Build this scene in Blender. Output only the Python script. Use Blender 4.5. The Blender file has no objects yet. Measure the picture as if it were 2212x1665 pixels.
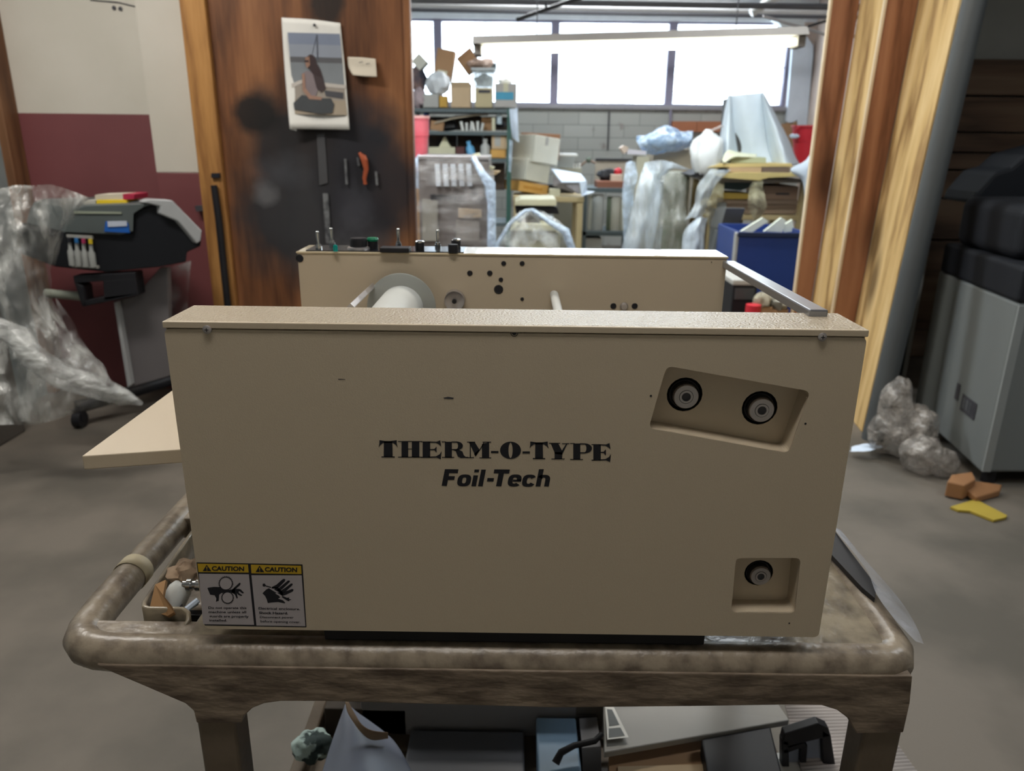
import bpy, bmesh, math, random
from mathutils import Vector, Matrix, noise
random.seed(7)
C = bpy.context.scene.collection
SC = bpy.context.scene
# ------------------------------------------------------------------ camera
PITCH, ROLL, YAW, F = .3160, .0118, .0033, 1626.2
ZC = 1.45
def _cam():
    cp, sp = math.cos(PITCH), math.sin(PITCH)
    fw = Vector((0, cp, -sp)); rt = Vector((1, 0, 0)); up = rt.cross(fw)
    R = Matrix.Rotation(YAW, 3, 'Z')
    fw, rt, up = R @ fw, R @ rt, R @ up
    return fw, math.cos(ROLL)*rt + math.sin(ROLL)*up, -math.sin(ROLL)*rt + math.cos(ROLL)*up
FW, RT, UP = _cam()
cd = bpy.data.cameras.new('camera'); cam = bpy.data.objects.new('camera', cd); C.objects.link(cam)
cd.sensor_fit = 'HORIZONTAL'; cd.sensor_width = 36; cd.lens = F/2212*36; cd.clip_start = .05; cd.clip_end = 100
cam.matrix_world = Matrix.Translation((0, 0, ZC)) @ Matrix((RT, UP, -FW)).transposed().to_4x4()
cd.dof.use_dof = True; cd.dof.focus_distance = .88; cd.dof.aperture_fstop = 7.0
SC.camera = cam
# ------------------------------------------------------------------ light
SC.view_settings.view_transform = 'Standard'; SC.view_settings.look = 'None'
SC.view_settings.exposure = 0.0; SC.view_settings.gamma = 1; SC.view_settings.use_curve_mapping = False
w = bpy.data.worlds.new('sky'); SC.world = w; w.use_nodes = True
w.node_tree.nodes['Background'].inputs[0].default_value = (.72, .87, 1, 1)
w.node_tree.nodes['Background'].inputs[1].default_value = 9.0
def area(name, loc, size, power, col, direction=(0, 0, -1), portal=False):
    l = bpy.data.lights.new(name, 'AREA'); l.shape = 'RECTANGLE'; l.size, l.size_y = size
    l.energy = power; l.color = col
    o = bpy.data.objects.new(name, l); C.objects.link(o); o.location = loc
    o.rotation_euler = Vector(direction).to_track_quat('-Z', 'Y').to_euler()
    if portal: l.cycles.is_portal = True
    return o
area('window_portal', (1.05, 11.1, 2.42), (6.2, 1.15), 1, (1, 1, 1), (0, -1, 0), True)
area('unseen_workshop_light', (-.2, .42, 3.0), (1.4, .3), 20, (1, .95, .88))
area('unseen_workshop_light', (-2.0, 2.6, 3.1), (1.2, .3), 52, (1, .95, .88))  # unseen, added to brighten the cream wall at left
area('unseen_workshop_light', (.7, 3.1, 3.1), (1.2, .3), 30, (1, .94, .84))  # unseen, added to light the left-facing jamb boards
area('unseen_workshop_light', (2.6, 1.6, 3.1), (1.0, .3), 27, (.92, .97, 1))  # unseen, added to lift the right side and its floor
area('storeroom_fill', (-1.2, 5.0, 3.15), (1.2, .4), 92, (.88, .95, 1))  # unseen fill, added so camera-facing storeroom things are lit
area('storeroom_fill', (1.6, 4.9, 3.2), (1.0, .3), 52, (.88, .95, 1))  # second unseen fill for the same storeroom faces
area('storeroom_fill', (1.0, 8.6, 3.2), (2.5, .4), 85, (.95, .98, 1))  # unseen fill above the view, added to brighten the far room
# ------------------------------------------------------------------ projection helpers (world points on real planes)
def at(u, v, Y=None, Z=None, X=None):
    d = FW + RT*((u-1106)/F) - UP*((v-832.5)/F)
    if Y is not None: t = Y/d.y
    elif Z is not None: t = (Z-ZC)/d.z
    else: t = X/d.x
    return Vector((d.x*t, d.y*t, d.z*t + ZC))
def mpp(Y, z=1.2): return (Y*math.cos(PITCH) + (ZC-z)*math.sin(PITCH))/F   # metres per pixel
# ------------------------------------------------------------------ materials
MATS = {}
def mat(name, col, rough=.55, metal=0, spec=.5, c2=None, scale=6, fac=.6, bump=0, bscale=60, stretch=(1, 1, 1), trans=0, emit=None, es=0, coat=0, detail=5, contrast=None, tint=None, bdist=.004):
    if name in MATS: return MATS[name]
    m = bpy.data.materials.new(name); m.use_nodes = True; MATS[name] = m
    nt = m.node_tree; N = nt.nodes; L = nt.links; b = N['Principled BSDF']
    def S(k, v): b.inputs[k].default_value = v
    S('Base Color', (*col, 1)); S('Roughness', rough); S('Metallic', metal); S('Specular IOR Level', spec)
    if coat: S('Coat Weight', coat)
    tc = N.new('ShaderNodeTexCoord'); mp = N.new('ShaderNodeMapping'); mp.inputs['Scale'].default_value = stretch
    L.new(tc.outputs['Object'], mp.inputs[0])
    c2 = c2 or tuple(c*.86 for c in col)
    nz = N.new('ShaderNodeTexNoise'); nz.inputs['Scale'].default_value = scale; nz.inputs['Detail'].default_value = detail
    L.new(mp.outputs[0], nz.inputs['Vector'])
    cr = N.new('ShaderNodeValToRGB'); a, bb = contrast or (.35, .68)
    cr.color_ramp.elements[0].position = a; cr.color_ramp.elements[1].position = bb
    cr.color_ramp.elements[0].color = (*col, 1); cr.color_ramp.elements[1].color = (*[col[i]+(c2[i]-col[i])*fac*1.0 for i in range(3)], 1)
    L.new(nz.outputs['Fac'], cr.inputs[0]); L.new(cr.outputs[0], b.inputs['Base Color'])
    if bump:
        n2 = N.new('ShaderNodeTexNoise'); n2.inputs['Scale'].default_value = bscale; n2.inputs['Detail'].default_value = 3
        L.new(mp.outputs[0], n2.inputs['Vector'])
        bp = N.new('ShaderNodeBump'); bp.inputs['Strength'].default_value = min(1, bump*1.0); bp.inputs['Distance'].default_value = bdist
        L.new(n2.outputs['Fac'], bp.inputs['Height']); L.new(bp.outputs[0], b.inputs['Normal'])
    if emit: S('Emission Color', (*emit, 1)); S('Emission Strength', es)
    if trans:
        t = N.new('ShaderNodeBsdfTransparent'); mx = N.new('ShaderNodeMixShader'); mx.inputs[0].default_value = 1-trans
        t.inputs[0].default_value = (*(tint or (1, 1, 1)), 1)
        # folds of a thin film: more film where the wrinkles bunch
        r2 = N.new('ShaderNodeMapRange'); r2.inputs[1].default_value = .42; r2.inputs[2].default_value = .66
        r2.inputs[3].default_value = max(.04, 1-trans-.28); r2.inputs[4].default_value = min(1, 1-trans+.38)
        L.new(nz.outputs['Fac'], r2.inputs[0]); L.new(r2.outputs[0], mx.inputs[0])
        out = N['Material Output']; L.new(t.outputs[0], mx.inputs[1]); L.new(b.outputs[0], mx.inputs[2]); L.new(mx.outputs[0], out.inputs[0])
    return m
def wood(name, c1, c2, c3, scale=3, axis='Z', rough=.6, stain=None, knots=None):
    m = bpy.data.materials.new(name); m.use_nodes = True; MATS[name] = m
    nt = m.node_tree; N = nt.nodes; L = nt.links; b = N['Principled BSDF']; b.inputs['Roughness'].default_value = rough
    b.inputs['Specular IOR Level'].default_value = .3
    tc = N.new('ShaderNodeTexCoord'); mp = N.new('ShaderNodeMapping')
    st = {'Z': (1, 1, .10), 'X': (.08, 1, 1), 'Y': (1, .1, 1)}[axis]
    mp.inputs['Scale'].default_value = st; L.new(tc.outputs['Object'], mp.inputs[0])
    nz = N.new('ShaderNodeTexNoise'); nz.inputs['Scale'].default_value = scale*1.3; nz.inputs['Detail'].default_value = 2; L.new(mp.outputs[0], nz.inputs['Vector'])
    mu = N.new('ShaderNodeMath'); mu.operation = 'MULTIPLY'; mu.inputs[1].default_value = 9; L.new(nz.outputs['Fac'], mu.inputs[0])
    fr = N.new('ShaderNodeMath'); fr.operation = 'PINGPONG'; fr.inputs[1].default_value = 1; L.new(mu.outputs[0], fr.inputs[0])
    n2 = N.new('ShaderNodeTexNoise'); n2.inputs['Scale'].default_value = scale*22; n2.inputs['Detail'].default_value = 4; L.new(mp.outputs[0], n2.inputs['Vector'])
    mi = N.new('ShaderNodeMix'); mi.data_type = 'FLOAT'; mi.inputs[0].default_value = .45; L.new(fr.outputs[0], mi.inputs[2]); L.new(n2.outputs['Fac'], mi.inputs[3])
    cr = N.new('ShaderNodeValToRGB'); e = cr.color_ramp.elements; e[0].position = .15; e[0].color = (*c1, 1); e[1].position = .85; e[1].color = (*c3, 1)
    x = e.new(.5); x.color = (*c2, 1); L.new(mi.outputs[0], cr.inputs[0]); col = cr.outputs[0]
    def mixin(facsock, colr):
        nonlocal col
        q = N.new('ShaderNodeMix'); q.data_type = 'RGBA'; L.new(facsock, q.inputs[0]); L.new(col, q.inputs[6])
        q.inputs[7].default_value = (*colr, 1); col = q.outputs[2]
    def blob(cx, cz, rx, rz, edge, amt, sc=5):
        # an irregular stain around (cx, cz)
        s = N.new('ShaderNodeMapping'); s.inputs['Location'].default_value = (-cx/rx, 0, -cz/rz); s.inputs['Scale'].default_value = (1/rx, 0, 1/rz)
        L.new(tc.outputs['Object'], s.inputs[0]); ln = N.new('ShaderNodeVectorMath'); ln.operation = 'LENGTH'; L.new(s.outputs[0], ln.inputs[0])
        nn = N.new('ShaderNodeTexNoise'); nn.inputs['Scale'].default_value = sc; nn.inputs['Detail'].default_value = 3; L.new(tc.outputs['Object'], nn.inputs['Vector'])
        ad = N.new('ShaderNodeMath'); ad.operation = 'MULTIPLY_ADD'; ad.inputs[1].default_value = 1.3; L.new(nn.outputs['Fac'], ad.inputs[0]); L.new(ln.outputs['Value'], ad.inputs[2])
        r = N.new('ShaderNodeMapRange'); r.inputs[1].default_value = 1.75; r.inputs[2].default_value = 1.75-edge; r.inputs[3].default_value = 0; r.inputs[4].default_value = amt
        L.new(ad.outputs[0], r.inputs[0]); return r.outputs[0]
    for s in (stain or []): mixin(blob(*s[:6], *( [s[7]] if len(s) > 7 else [])), s[6])
    if knots:
        v = N.new('ShaderNodeTexVoronoi'); v.inputs['Scale'].default_value = knots
        m2 = N.new('ShaderNodeMapping'); m2.inputs['Scale'].default_value = {'Z': (1, 1, .45), 'X': (.45, 1, 1), 'Y': (1, .45, 1)}[axis]; L.new(tc.outputs['Object'], m2.inputs[0]); L.new(m2.outputs[0], v.inputs['Vector'])
        r = N.new('ShaderNodeMapRange'); r.inputs[1].default_value = .08; r.inputs[2].default_value = .26; r.inputs[3].default_value = .75; r.inputs[4].default_value = 0
        L.new(v.outputs['Distance'], r.inputs[0]); mixin(r.outputs[0], tuple(c*.35 for c in c1))
    L.new(col, b.inputs['Base Color'])
    bp = N.new('ShaderNodeBump'); bp.inputs['Strength'].default_value = .25; bp.inputs['Distance'].default_value = .003; L.new(mi.outputs[0], bp.inputs['Height']); L.new(bp.outputs[0], b.inputs['Normal'])
    return m
# ------------------------------------------------------------------ mesh builder
class MB:
    def __init__(s): s.v = []; s.f = []; s.m = []; s.mats = []; s.sm = []
    def mi(s, m):
        if m not in s.mats: s.mats.append(m)
        return s.mats.index(m)
    def add(s, vs, fs, m, smooth=False):
        o = len(s.v); s.v += [Vector(x) for x in vs]; k = s.mi(m)
        for f in fs: s.f.append([i+o for i in f]); s.m.append(k); s.sm.append(smooth)
        return s
    def box(s, x0, x1, y0, y1, z0, z1, m, M=None):
        vs = [Vector((x, y, z)) for z in (z0, z1) for y in (y0, y1) for x in (x0, x1)]
        if M is not None: vs = [M @ q for q in vs]
        return s.add(vs, [(0, 2, 3, 1), (4, 5, 7, 6), (0, 1, 5, 4), (2, 6, 7, 3), (0, 4, 6, 2), (1, 3, 7, 5)], m)
    def prism(s, pts, d, m, cap=True):       # pts: 3D loop, d: extrusion vector
        n = len(pts); a = [Vector(q) for q in pts]; d = Vector(d); fs = [tuple(range(n)), tuple(range(2*n-1, n-1, -1))] if cap else []
        fs += [(i, i+n, (i+1) % n+n, (i+1) % n) for i in range(n)]
        return s.add(a+[q+d for q in a], fs, m)
    def pxp(s, pts, Y0, Y1, m):               # outline given at plane Y0, straight extrusion to Y1
        return s.prism([at(u, v, Y=Y0) for u, v in pts], (0, Y1-Y0, 0), m)
    def cyl(s, p0, p1, r0, m, r1=None, n=24, cap=True, smooth=True):
        return s.tube([p0, p1], [r0, r0 if r1 is None else r1], m, n, cap, smooth)
    def tube(s, pts, r, m, n=16, cap=True, smooth=True, flat=None):
        P = [Vector(q) for q in pts]; k = len(P)
        if not isinstance(r, (list, tuple)): r = [r]*k
        up = Vector((0, 0, 1)); vs = []
        for i in range(k):
            t = (P[min(i+1, k-1)]-P[max(i-1, 0)]).normalized()
            a = t.cross(up if abs(t.z) < .95 else Vector((1, 0, 0))).normalized(); b = a.cross(t)
            for j in range(n):
                g = 2*math.pi*j/n; vs.append(P[i]+(a*math.cos(g)+b*math.sin(g)*(flat or 1))*r[i])
        fs = [(i*n+j, i*n+(j+1) % n, (i+1)*n+(j+1) % n, (i+1)*n+j) for i in range(k-1) for j in range(n)]
        s.add(vs, fs, m, smooth)
        if cap: s.add(vs[:n], [tuple(range(n))], m); s.add(vs[-n:], [tuple(range(n-1, -1, -1))], m)
        return s
    def lathe(s, prof, c, m, n=28, axis='Z', smooth=True):   # prof: (radius, height)
        c = Vector(c); vs = []
        for r, h in prof:
            for j in range(n):
                g = 2*math.pi*j/n; x, y = r*math.cos(g), r*math.sin(g)
                vs.append(c+(Vector((x, y, h)) if axis == 'Z' else Vector((x, -h, y)) if axis == 'Y' else Vector((h, x, y))))
        fs = [(i*n+j, i*n+(j+1) % n, (i+1)*n+(j+1) % n, (i+1)*n+j) for i in range(len(prof)-1) for j in range(n)]
        return s.add(vs, fs, m, smooth)
    def disc(s, c, r, m, n=28, axis='Y', a0=0):
        c = Vector(c); vs = [c+(Vector((math.cos(2*math.pi*j/n+a0)*r, 0, math.sin(2*math.pi*j/n+a0)*r)) if axis == 'Y' else Vector((math.cos(2*math.pi*j/n+a0)*r, math.sin(2*math.pi*j/n+a0)*r, 0))) for j in range(n)]
        return s.add(vs, [tuple(range(n))], m)
    def ball(s, c, r, m, n=14, sq=(1, 1, 1), rough=0, seed=0, fr=3):
        c = Vector(c); vs = []; fs = []
        for i in range(n+1):
            th = math.pi*i/n
            for j in range(2*n):
                ph = math.pi*j/n; q = Vector((math.sin(th)*math.cos(ph), math.sin(th)*math.sin(ph), math.cos(th)))
                qq = q*fr*.6+Vector((seed, seed*.7, 0)); k = 1+rough*(noise.noise(qq)*1.1-.55*abs(noise.noise(qq*2.2))+.15)
                vs.append(c+Vector((q.x*sq[0], q.y*sq[1], q.z*sq[2]))*r*k)
        for i in range(n):
            for j in range(2*n): fs.append((i*2*n+j, i*2*n+(j+1) % (2*n), (i+1)*2*n+(j+1) % (2*n), (i+1)*2*n+j))
        return s.add(vs, fs, m, True)
    def grid(s, rows, m, sub=8, amp=0, fr=9, seed=0, smooth=True, dirn=None):   # rows of 3D control points, smoothed
        def cr(p, t):
            n = len(p)-1; x = t*n; i = min(int(x), n-1); f = x-i
            a, b, c, d = p[max(i-1, 0)], p[i], p[i+1], p[min(i+2, n)]
            return .5*((2*b)+(c-a)*f+(2*a-5*b+4*c-d)*f*f+(3*b-a-3*c+d)*f*f*f)
        R = [[Vector(q) for q in r] for r in rows]; nu = sub*(len(R[0])-1); nv = sub*(len(R)-1); vs = []
        cols = [[cr(r, j/nu) for j in range(nu+1)] for r in R]
        for i in range(nv+1):
            for j in range(nu+1):
                p = cr([c[j] for c in cols], i/nv)
                if amp:
                    q = Vector((p.x*fr, p.y*fr, p.z*fr*.6))+Vector((seed, seed*2.3, 0))
                    k = noise.noise(q)+.5*noise.noise(q*2.3)
                    r = abs(noise.noise(q*1.7+Vector((5, 0, 0))))
                    p = p+(Vector(dirn) if dirn else Vector((.25*noise.noise(q+Vector((9, 9, 9))), -1, .25)))*amp*(k-r*.8)
                vs.append(p)
        fs = [(i*(nu+1)+j, i*(nu+1)+j+1, (i+1)*(nu+1)+j+1, (i+1)*(nu+1)+j) for i in range(nv) for j in range(nu)]
        return s.add(vs, fs, m, smooth)
    def pxgrid(s, rows, m, **k): return s.grid([[at(u, v, Y=Y) for u, v, Y in r] for r in rows], m, **k)
    def build(s, name, parent=None, bevel=0, solid=0, org=None, seg=2, label=None, sharp=35):
        base = Vector(parent['_o']) if parent is not None and '_o' in parent.keys() else (Vector(org) if org else Vector((0, 0, 0)))
        me = bpy.data.meshes.new(name); me.from_pydata([v-base for v in s.v], [], s.f); me.update()
        for m in s.mats: me.materials.append(m)
        for p, k, q in zip(me.polygons, s.m, s.sm): p.material_index = k; p.use_smooth = q
        if any(s.sm): me.set_sharp_from_angle(angle=math.radians(42))
        o = bpy.data.objects.new(name, me); C.objects.link(o)
        if parent is not None: o.parent = parent
        else: o.location = base
        o['_o'] = list(base)
        if label: o['label'] = label
        if solid: md = o.modifiers.new('solid', 'SOLIDIFY'); md.thickness = solid; md.offset = 0
        if bevel:
            md = o.modifiers.new('bevel', 'BEVEL'); md.width = bevel; md.segments = seg; md.limit_method = 'ANGLE'; md.angle_limit = math.radians(sharp); md.harden_normals = False
        return o
def tag(o, label, cat, group=None):
    o['label'] = label; o['category'] = cat
    if group: o['group'] = group
    return o
def thing(name, label, cat, loc, group=None):
    o = bpy.data.objects.new(name, None); C.objects.link(o); o.location = loc; o['_o'] = list(loc); o.empty_display_size = .05
    return tag(o, label, cat, group)
def struct(name, mb, **k):
    o = mb.build(name, **k)
    if o.parent is None: o['kind'] = 'structure'
    return o
def text_into(mb, txt, A, B, hpx, Y, m, shear=0, bold=0, depth=.0004, spacing=1, squash=None):
    """writing whose baseline runs from photo point A to B on the plane Y"""
    cu = bpy.data.curves.new('t', 'FONT'); cu.body = txt; cu.size = 1; cu.offset = bold; cu.shear = shear; cu.space_character = spacing; cu.resolution_u = 3
    o = bpy.data.objects.new('t', cu); C.objects.link(o); bpy.context.view_layer.update()
    me = bpy.data.meshes.new_from_object(o.evaluated_get(bpy.context.evaluated_depsgraph_get()))
    xs = [v.co.x for v in me.vertices]; x0, x1 = min(xs), max(xs)
    cap = .73; vs = []
    ux, uy = (B[0]-A[0]), (B[1]-A[1]); L = math.hypot(ux, uy); ux /= L; uy /= L
    for v in me.vertices:
        a = (v.co.x-x0)/(x1-x0)*L; b = v.co.y/cap*hpx
        vs.append(at(A[0]+ux*a+uy*b, A[1]+uy*a-ux*b, Y=Y))
    mb.add(vs, [tuple(p.vertices) for p in me.polygons], m)
    bpy.data.objects.remove(o); bpy.data.curves.remove(cu)
# ------------------------------------------------------------------ palette
WALLW = mat('wall_cream_paint', (.60, .565, .50), .7, c2=(.52, .49, .42), scale=2.5, bump=.1, bscale=30)
WALLM = mat('wall_maroon_paint', (.185, .058, .062), .5, c2=(.15, .045, .05), scale=3, bump=.1, bscale=25)
WALLG = mat('wall_blue_grey', (.25, .29, .30), .7)
WALLB = mat('wall_pinkish_plaster', (.62, .50, .43), .8)
CONCG = mat('wall_dark_grey', (.30, .30, .28), .8, c2=(.24, .24, .22), scale=3)
FLOOR = mat('floor_concrete', (.155, .135, .112), .62, c2=(.095, .085, .07), scale=2.2, fac=1, bump=.12, bscale=40, detail=9, contrast=(.38, .62))
CEIL = mat('ceiling_paint', (.82, .84, .86), .8)
STEELW = mat('window_steel', (.26, .24, .32), .6)
GLASS = mat('window_glass', (.9, .95, 1), .1, trans=.93, scale=2)
BEIGE = mat('beige_enamel', (.58, .49, .365), .42, c2=(.565, .475, .355), scale=5, bump=.10, bscale=900)
BEIGET = mat('beige_textured_enamel', (.56, .475, .35), .20, c2=(.565, .475, .355), scale=5, bump=.9, bdist=.0045, bscale=330)
BEIGER = mat('beige_smooth_enamel', (.60, .50, .335), .16, c2=(.585, .485, .325), scale=5, spec=.9, coat=.6)
BLACK = mat('black_ink', (.008, .009, .016), .45)
BLACKP = mat('black_plastic', (.010, .010, .013), .5, spec=.35, c2=(.016, .016, .02))
DARK = mat('dark_metal', (.03, .03, .033), .5, metal=.3)
CHROME = mat('chrome', (.62, .64, .66), .2, metal=1)
STEEL = mat('brushed_steel', (.55, .52, .52), .38, metal=.75, c2=(.45, .43, .43), scale=30)
WPLA = mat('white_plastic', (.72, .74, .72), .35)
GREEN = mat('green_button', (.0, .22, .11), .3); TEAL = mat('teal_lamp', (0, .3, .27), .2)
CARTM = mat('scuffed_taupe_plastic', (.29, .24, .18), .34, c2=(.13, .10, .075), scale=42, fac=1, bump=.5, bscale=45, detail=12, contrast=(.40, .70))  # rim and handle copy, overhead light put into its lighter taupe
CARTF = mat('shaded_grimy_taupe', (.27, .21, .155), .42, c2=(.10, .072, .052), scale=38, fac=1, bump=.8, bscale=60, detail=12, stretch=(.4, 1, 1.1), contrast=(.38, .66))  # apron copy: grime, plus the front side's shade put into darker colour
CARTD = mat('worn_cart_deck', (.34, .29, .21), .24, c2=(.13, .11, .085), scale=24, fac=1, bump=.3, bscale=50, detail=10, contrast=(.38, .68))
CARTL = mat('dirty_cart_leg', (.18, .14, .10), .5, c2=(.10, .075, .05), scale=6, fac=1, bump=.25, bscale=45)
TAPE = mat('masking_tape', (.52, .45, .30), .6)
CARD = mat('cardboard', (.38, .225, .12), .85, c2=(.32, .19, .10), scale=4)
CARDO = mat('orange_cardboard', (.62, .36, .10), .8, c2=(.50, .26, .07), scale=6)
CARDP = mat('pale_cardboard', (.56, .42, .27), .85)
CARDG = mat('grey_white_carton', (.66, .66, .58), .8); CARDG2 = mat('grey_carton', (.42, .42, .40), .8)
WHITE = mat('white_paper', (.80, .79, .75), .7); WHITEB = mat('bluish_white_sheet', (.62, .72, .86), .6, bump=.2, bscale=18)
CLOTH = mat('white_dust_cloth', (.62, .70, .78), .85, bump=.2, bscale=14)
CREAM = mat('cream_plastic', (.60, .58, .42), .5)
RED = mat('red_plastic', (.55, .02, .035), .4); PINK = mat('faded_red_plastic', (.62, .09, .12), .5, c2=(.70, .22, .26), scale=5)
BLUE = mat('blue_plastic', (.02, .05, .22), .4); BLUEL = mat('light_blue', (.05, .32, .50), .5); BLUED = mat('blue_label', (.01, .10, .42), .4)
YEL = mat('yellow_card', (.62, .47, .05), .6); YELW = mat('yellow_paint', (.72, .52, .02), .5)
SHELFM = mat('grey_green_steel', (.10, .13, .14), .5, metal=.3); SHELFG = mat('green_steel', (.03, .10, .08), .5)
FILM = mat('clear_plastic_film', (.80, .83, .86), .18, trans=.52, scale=14, bump=1, bscale=22, stretch=(1, 1, .4), spec=.9, bdist=.02)
FILMH = mat('hazy_plastic_film', (.56, .57, .55), .24, trans=.58, scale=9, bump=1, bscale=11, spec=1, stretch=(1.3, 1, .4), bdist=.05)
FILMB = mat('bluish_plastic_film', (.66, .80, .98), .22, trans=.25, scale=10, bump=1, bscale=20, spec=.9, bdist=.02)
TUBG = mat('grey_card_tube', (.062, .068, .07), .6, c2=(.05, .055, .06), scale=4)
CABG = mat('grey_cabinet_paint', (.175, .19, .19), .55, c2=(.155, .17, .175), scale=2)
CABL = mat('pale_grey_edge', (.27, .29, .29), .5)
GREYB = mat('grey_sheet_metal', (.26, .26, .28), .5); GREYC = mat('grey_blue_card', (.30, .34, .44), .5)
PRG = mat('printer_grey', (.085, .10, .10), .45); PRL = mat('printer_pale_grey', (.36, .37, .38), .5)
BRICK = mat('terracotta', (.42, .16, .08), .8)
LUMP = mat('mixed_clutter_brown', (.22, .14, .09), .8, c2=(.08, .06, .06), scale=14, fac=1)
LOGOG = mat('grey_print', (.05, .05, .06), .6)
WOODP = wood('stained_plywood', (.085, .034, .016), (.20, .082, .034), (.30, .135, .058), 2.6, 'Z', .5, stain=[
    (-1.05, 1.18, .50, .52, .5, .96, (.020, .021, .024), 2.6), (-1.10, 1.0, .36, .36, .8, .6, (.048, .050, .056), 3), (-1.30, 1.55, .13, .12, .5, .95, (.012, .011, .011), 6),
    (-.76, 1.25, .26, .42, .5, .9, (.022, .022, .028), 3), (-.93, 2.06, .09, .14, .5, .9, (.016, .013, .012), 6), (-1.30, 1.17, .07, .08, .8, .45, (.20, .20, .21), 9), (-1.22, 1.28, .16, .10, .9, .35, (.09, .095, .11), 6), (-.86, 1.08, .12, .16, .9, .35, (.10, .10, .12), 7), (-1.02, .80, .2, .10, .9, .3, (.16, .11, .09), 8), (-.80, .85, .16, .2, .9, .35, (.14, .14, .15), 7), (-.72, 1.46, .09, .08, .7, .8, (.018, .02, .026), 7)])
WOODT = wood('orange_pine_trim', (.22, .095, .028), (.42, .21, .065), (.52, .28, .10), 3, 'Z', .55)
WOODY = wood('lit_knotty_pine', (.20, .10, .035), (.62, .42, .18), (.74, .54, .27), 3.2, 'Z', .6, knots=2.6)  # window-lit jamb sides, light put into the yellow; darker grain stands for corner shade
WOODR = wood('shaded_reddish_pine', (.15, .060, .030), (.33, .145, .075), (.40, .19, .10), 2.6, 'Z', .6, knots=2.4)  # jamb sides facing away from the windows, their shade put into the red
WOODL = wood('pale_strip_pine', (.62, .46, .30), (.74, .60, .42), (.78, .66, .48), 3, 'Z', .6)  # paler wood for the thin strips along the stud edges
PLANK = wood('dark_planks', (.06, .036, .024), (.13, .08, .052), (.17, .115, .075), 2.2, 'X', .7, knots=1.5)
def block_mat():
    m = bpy.data.materials.new('painted_block_wall'); m.use_nodes = True; N = m.node_tree.nodes; L = m.node_tree.links
    tc = N.new('ShaderNodeTexCoord'); mp = N.new('ShaderNodeMapping'); mp.inputs['Rotation'].default_value = (math.radians(90), 0, 0); L.new(tc.outputs['Object'], mp.inputs[0])
    br = N.new('ShaderNodeTexBrick'); br.inputs['Scale'].default_value = 1; br.inputs['Brick Width'].default_value = .42; br.inputs['Row Height'].default_value = .165
    br.inputs['Mortar Size'].default_value = .006; br.inputs['Color1'].default_value = (.44, .45, .42, 1); br.inputs['Color2'].default_value = (.38, .39, .365, 1); br.inputs['Mortar'].default_value = (.26, .27, .25, 1)
    L.new(mp.outputs[0], br.inputs['Vector'])
    nz = N.new('ShaderNodeTexNoise'); nz.inputs['Scale'].default_value = 4; nz.inputs['Detail'].default_value = 8; L.new(tc.outputs['Object'], nz.inputs['Vector'])
    r = N.new('ShaderNodeMapRange'); r.inputs[1].default_value = .62; r.inputs[2].default_value = .70; r.inputs[4].default_value = .7; L.new(nz.outputs['Fac'], r.inputs[0])
    q = N.new('ShaderNodeMix'); q.data_type = 'RGBA'; L.new(r.outputs[0], q.inputs[0]); L.new(br.outputs[0], q.inputs[6]); q.inputs[7].default_value = (.22, .17, .15, 1)
    L.new(q.outputs[2], N['Principled BSDF'].inputs['Base Color']); N['Principled BSDF'].inputs['Roughness'].default_value = .8
    bp = N.new('ShaderNodeBump'); bp.inputs['Strength'].default_value = .4; bp.invert = True; bp.inputs['Distance'].default_value = .01; L.new(br.outputs['Fac'], bp.inputs['Height']); L.new(bp.outputs[0], N['Principled BSDF'].inputs['Normal'])
    return m
BLOCK = block_mat()
# ------------------------------------------------------------------ setting
struct('floor', MB().box(-4.2, 4.6, -2.2, 11.3, -.12, 0, FLOOR))
struct('ceiling', MB().box(-4.2, 4.6, -2.2, 11.3, 3.35, 3.5, CEIL))
struct('wall_front', MB().box(-4.2, 4.6, -2.2, -2.08, 0, 3.35, WALLW))
# window wall with its opening
ZS, ZT, XL, XR = 1.905, 2.965, -1.62, 3.66
b = MB(); b.box(-4.2, 4.6, 11, 11.25, 0, ZS, BLOCK); b.box(-4.2, 4.6, 11, 11.25, ZT, 3.35, CEIL); b.box(-4.2, XL-.4, 11, 11.25, ZS, ZT, BLOCK); b.box(XR, 4.6, 11, 11.25, ZS, ZT, WALLB)
struct('wall_back', b)
sill = MB().box(XL-.4, XR+.05, 10.93, 11.02, ZS-.05, ZS+.005, mat('sill_paint', (.30, .29, .31), .7)); struct('trim_1', sill, bevel=.006)
mull = [-2.02, -1.09, .49, 2.065, 3.66]
for i in range(4):
    x0, x1 = mull[i]+.055, mull[i+1]-.055
    f = MB(); f.box(x0-.055, x0, 11.03, 11.12, ZS, ZT, STEELW); f.box(x1, x1+.055, 11.03, 11.12, ZS, ZT, STEELW)
    f.box(x0, x1, 11.04, 11.10, ZS, ZS+.03, STEELW); f.box(x0, x1, 11.04, 11.10, ZT-.03, ZT, STEELW)
    if i == 3: f.box(x0, x1, 11.06, 11.07, 2.405, 2.415, STEELW); f.box((x0+x1)/2+.28, (x0+x1)/2+.29, 11.06, 11.07, ZS, 2.72, STEELW)
    f = f.build('window_%d' % (i+1)); f['kind'] = 'structure'
    MB().box(x0, x1, 11.07, 11.076, ZS+.03, ZT-.03, GLASS).build('pane', f)
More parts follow.
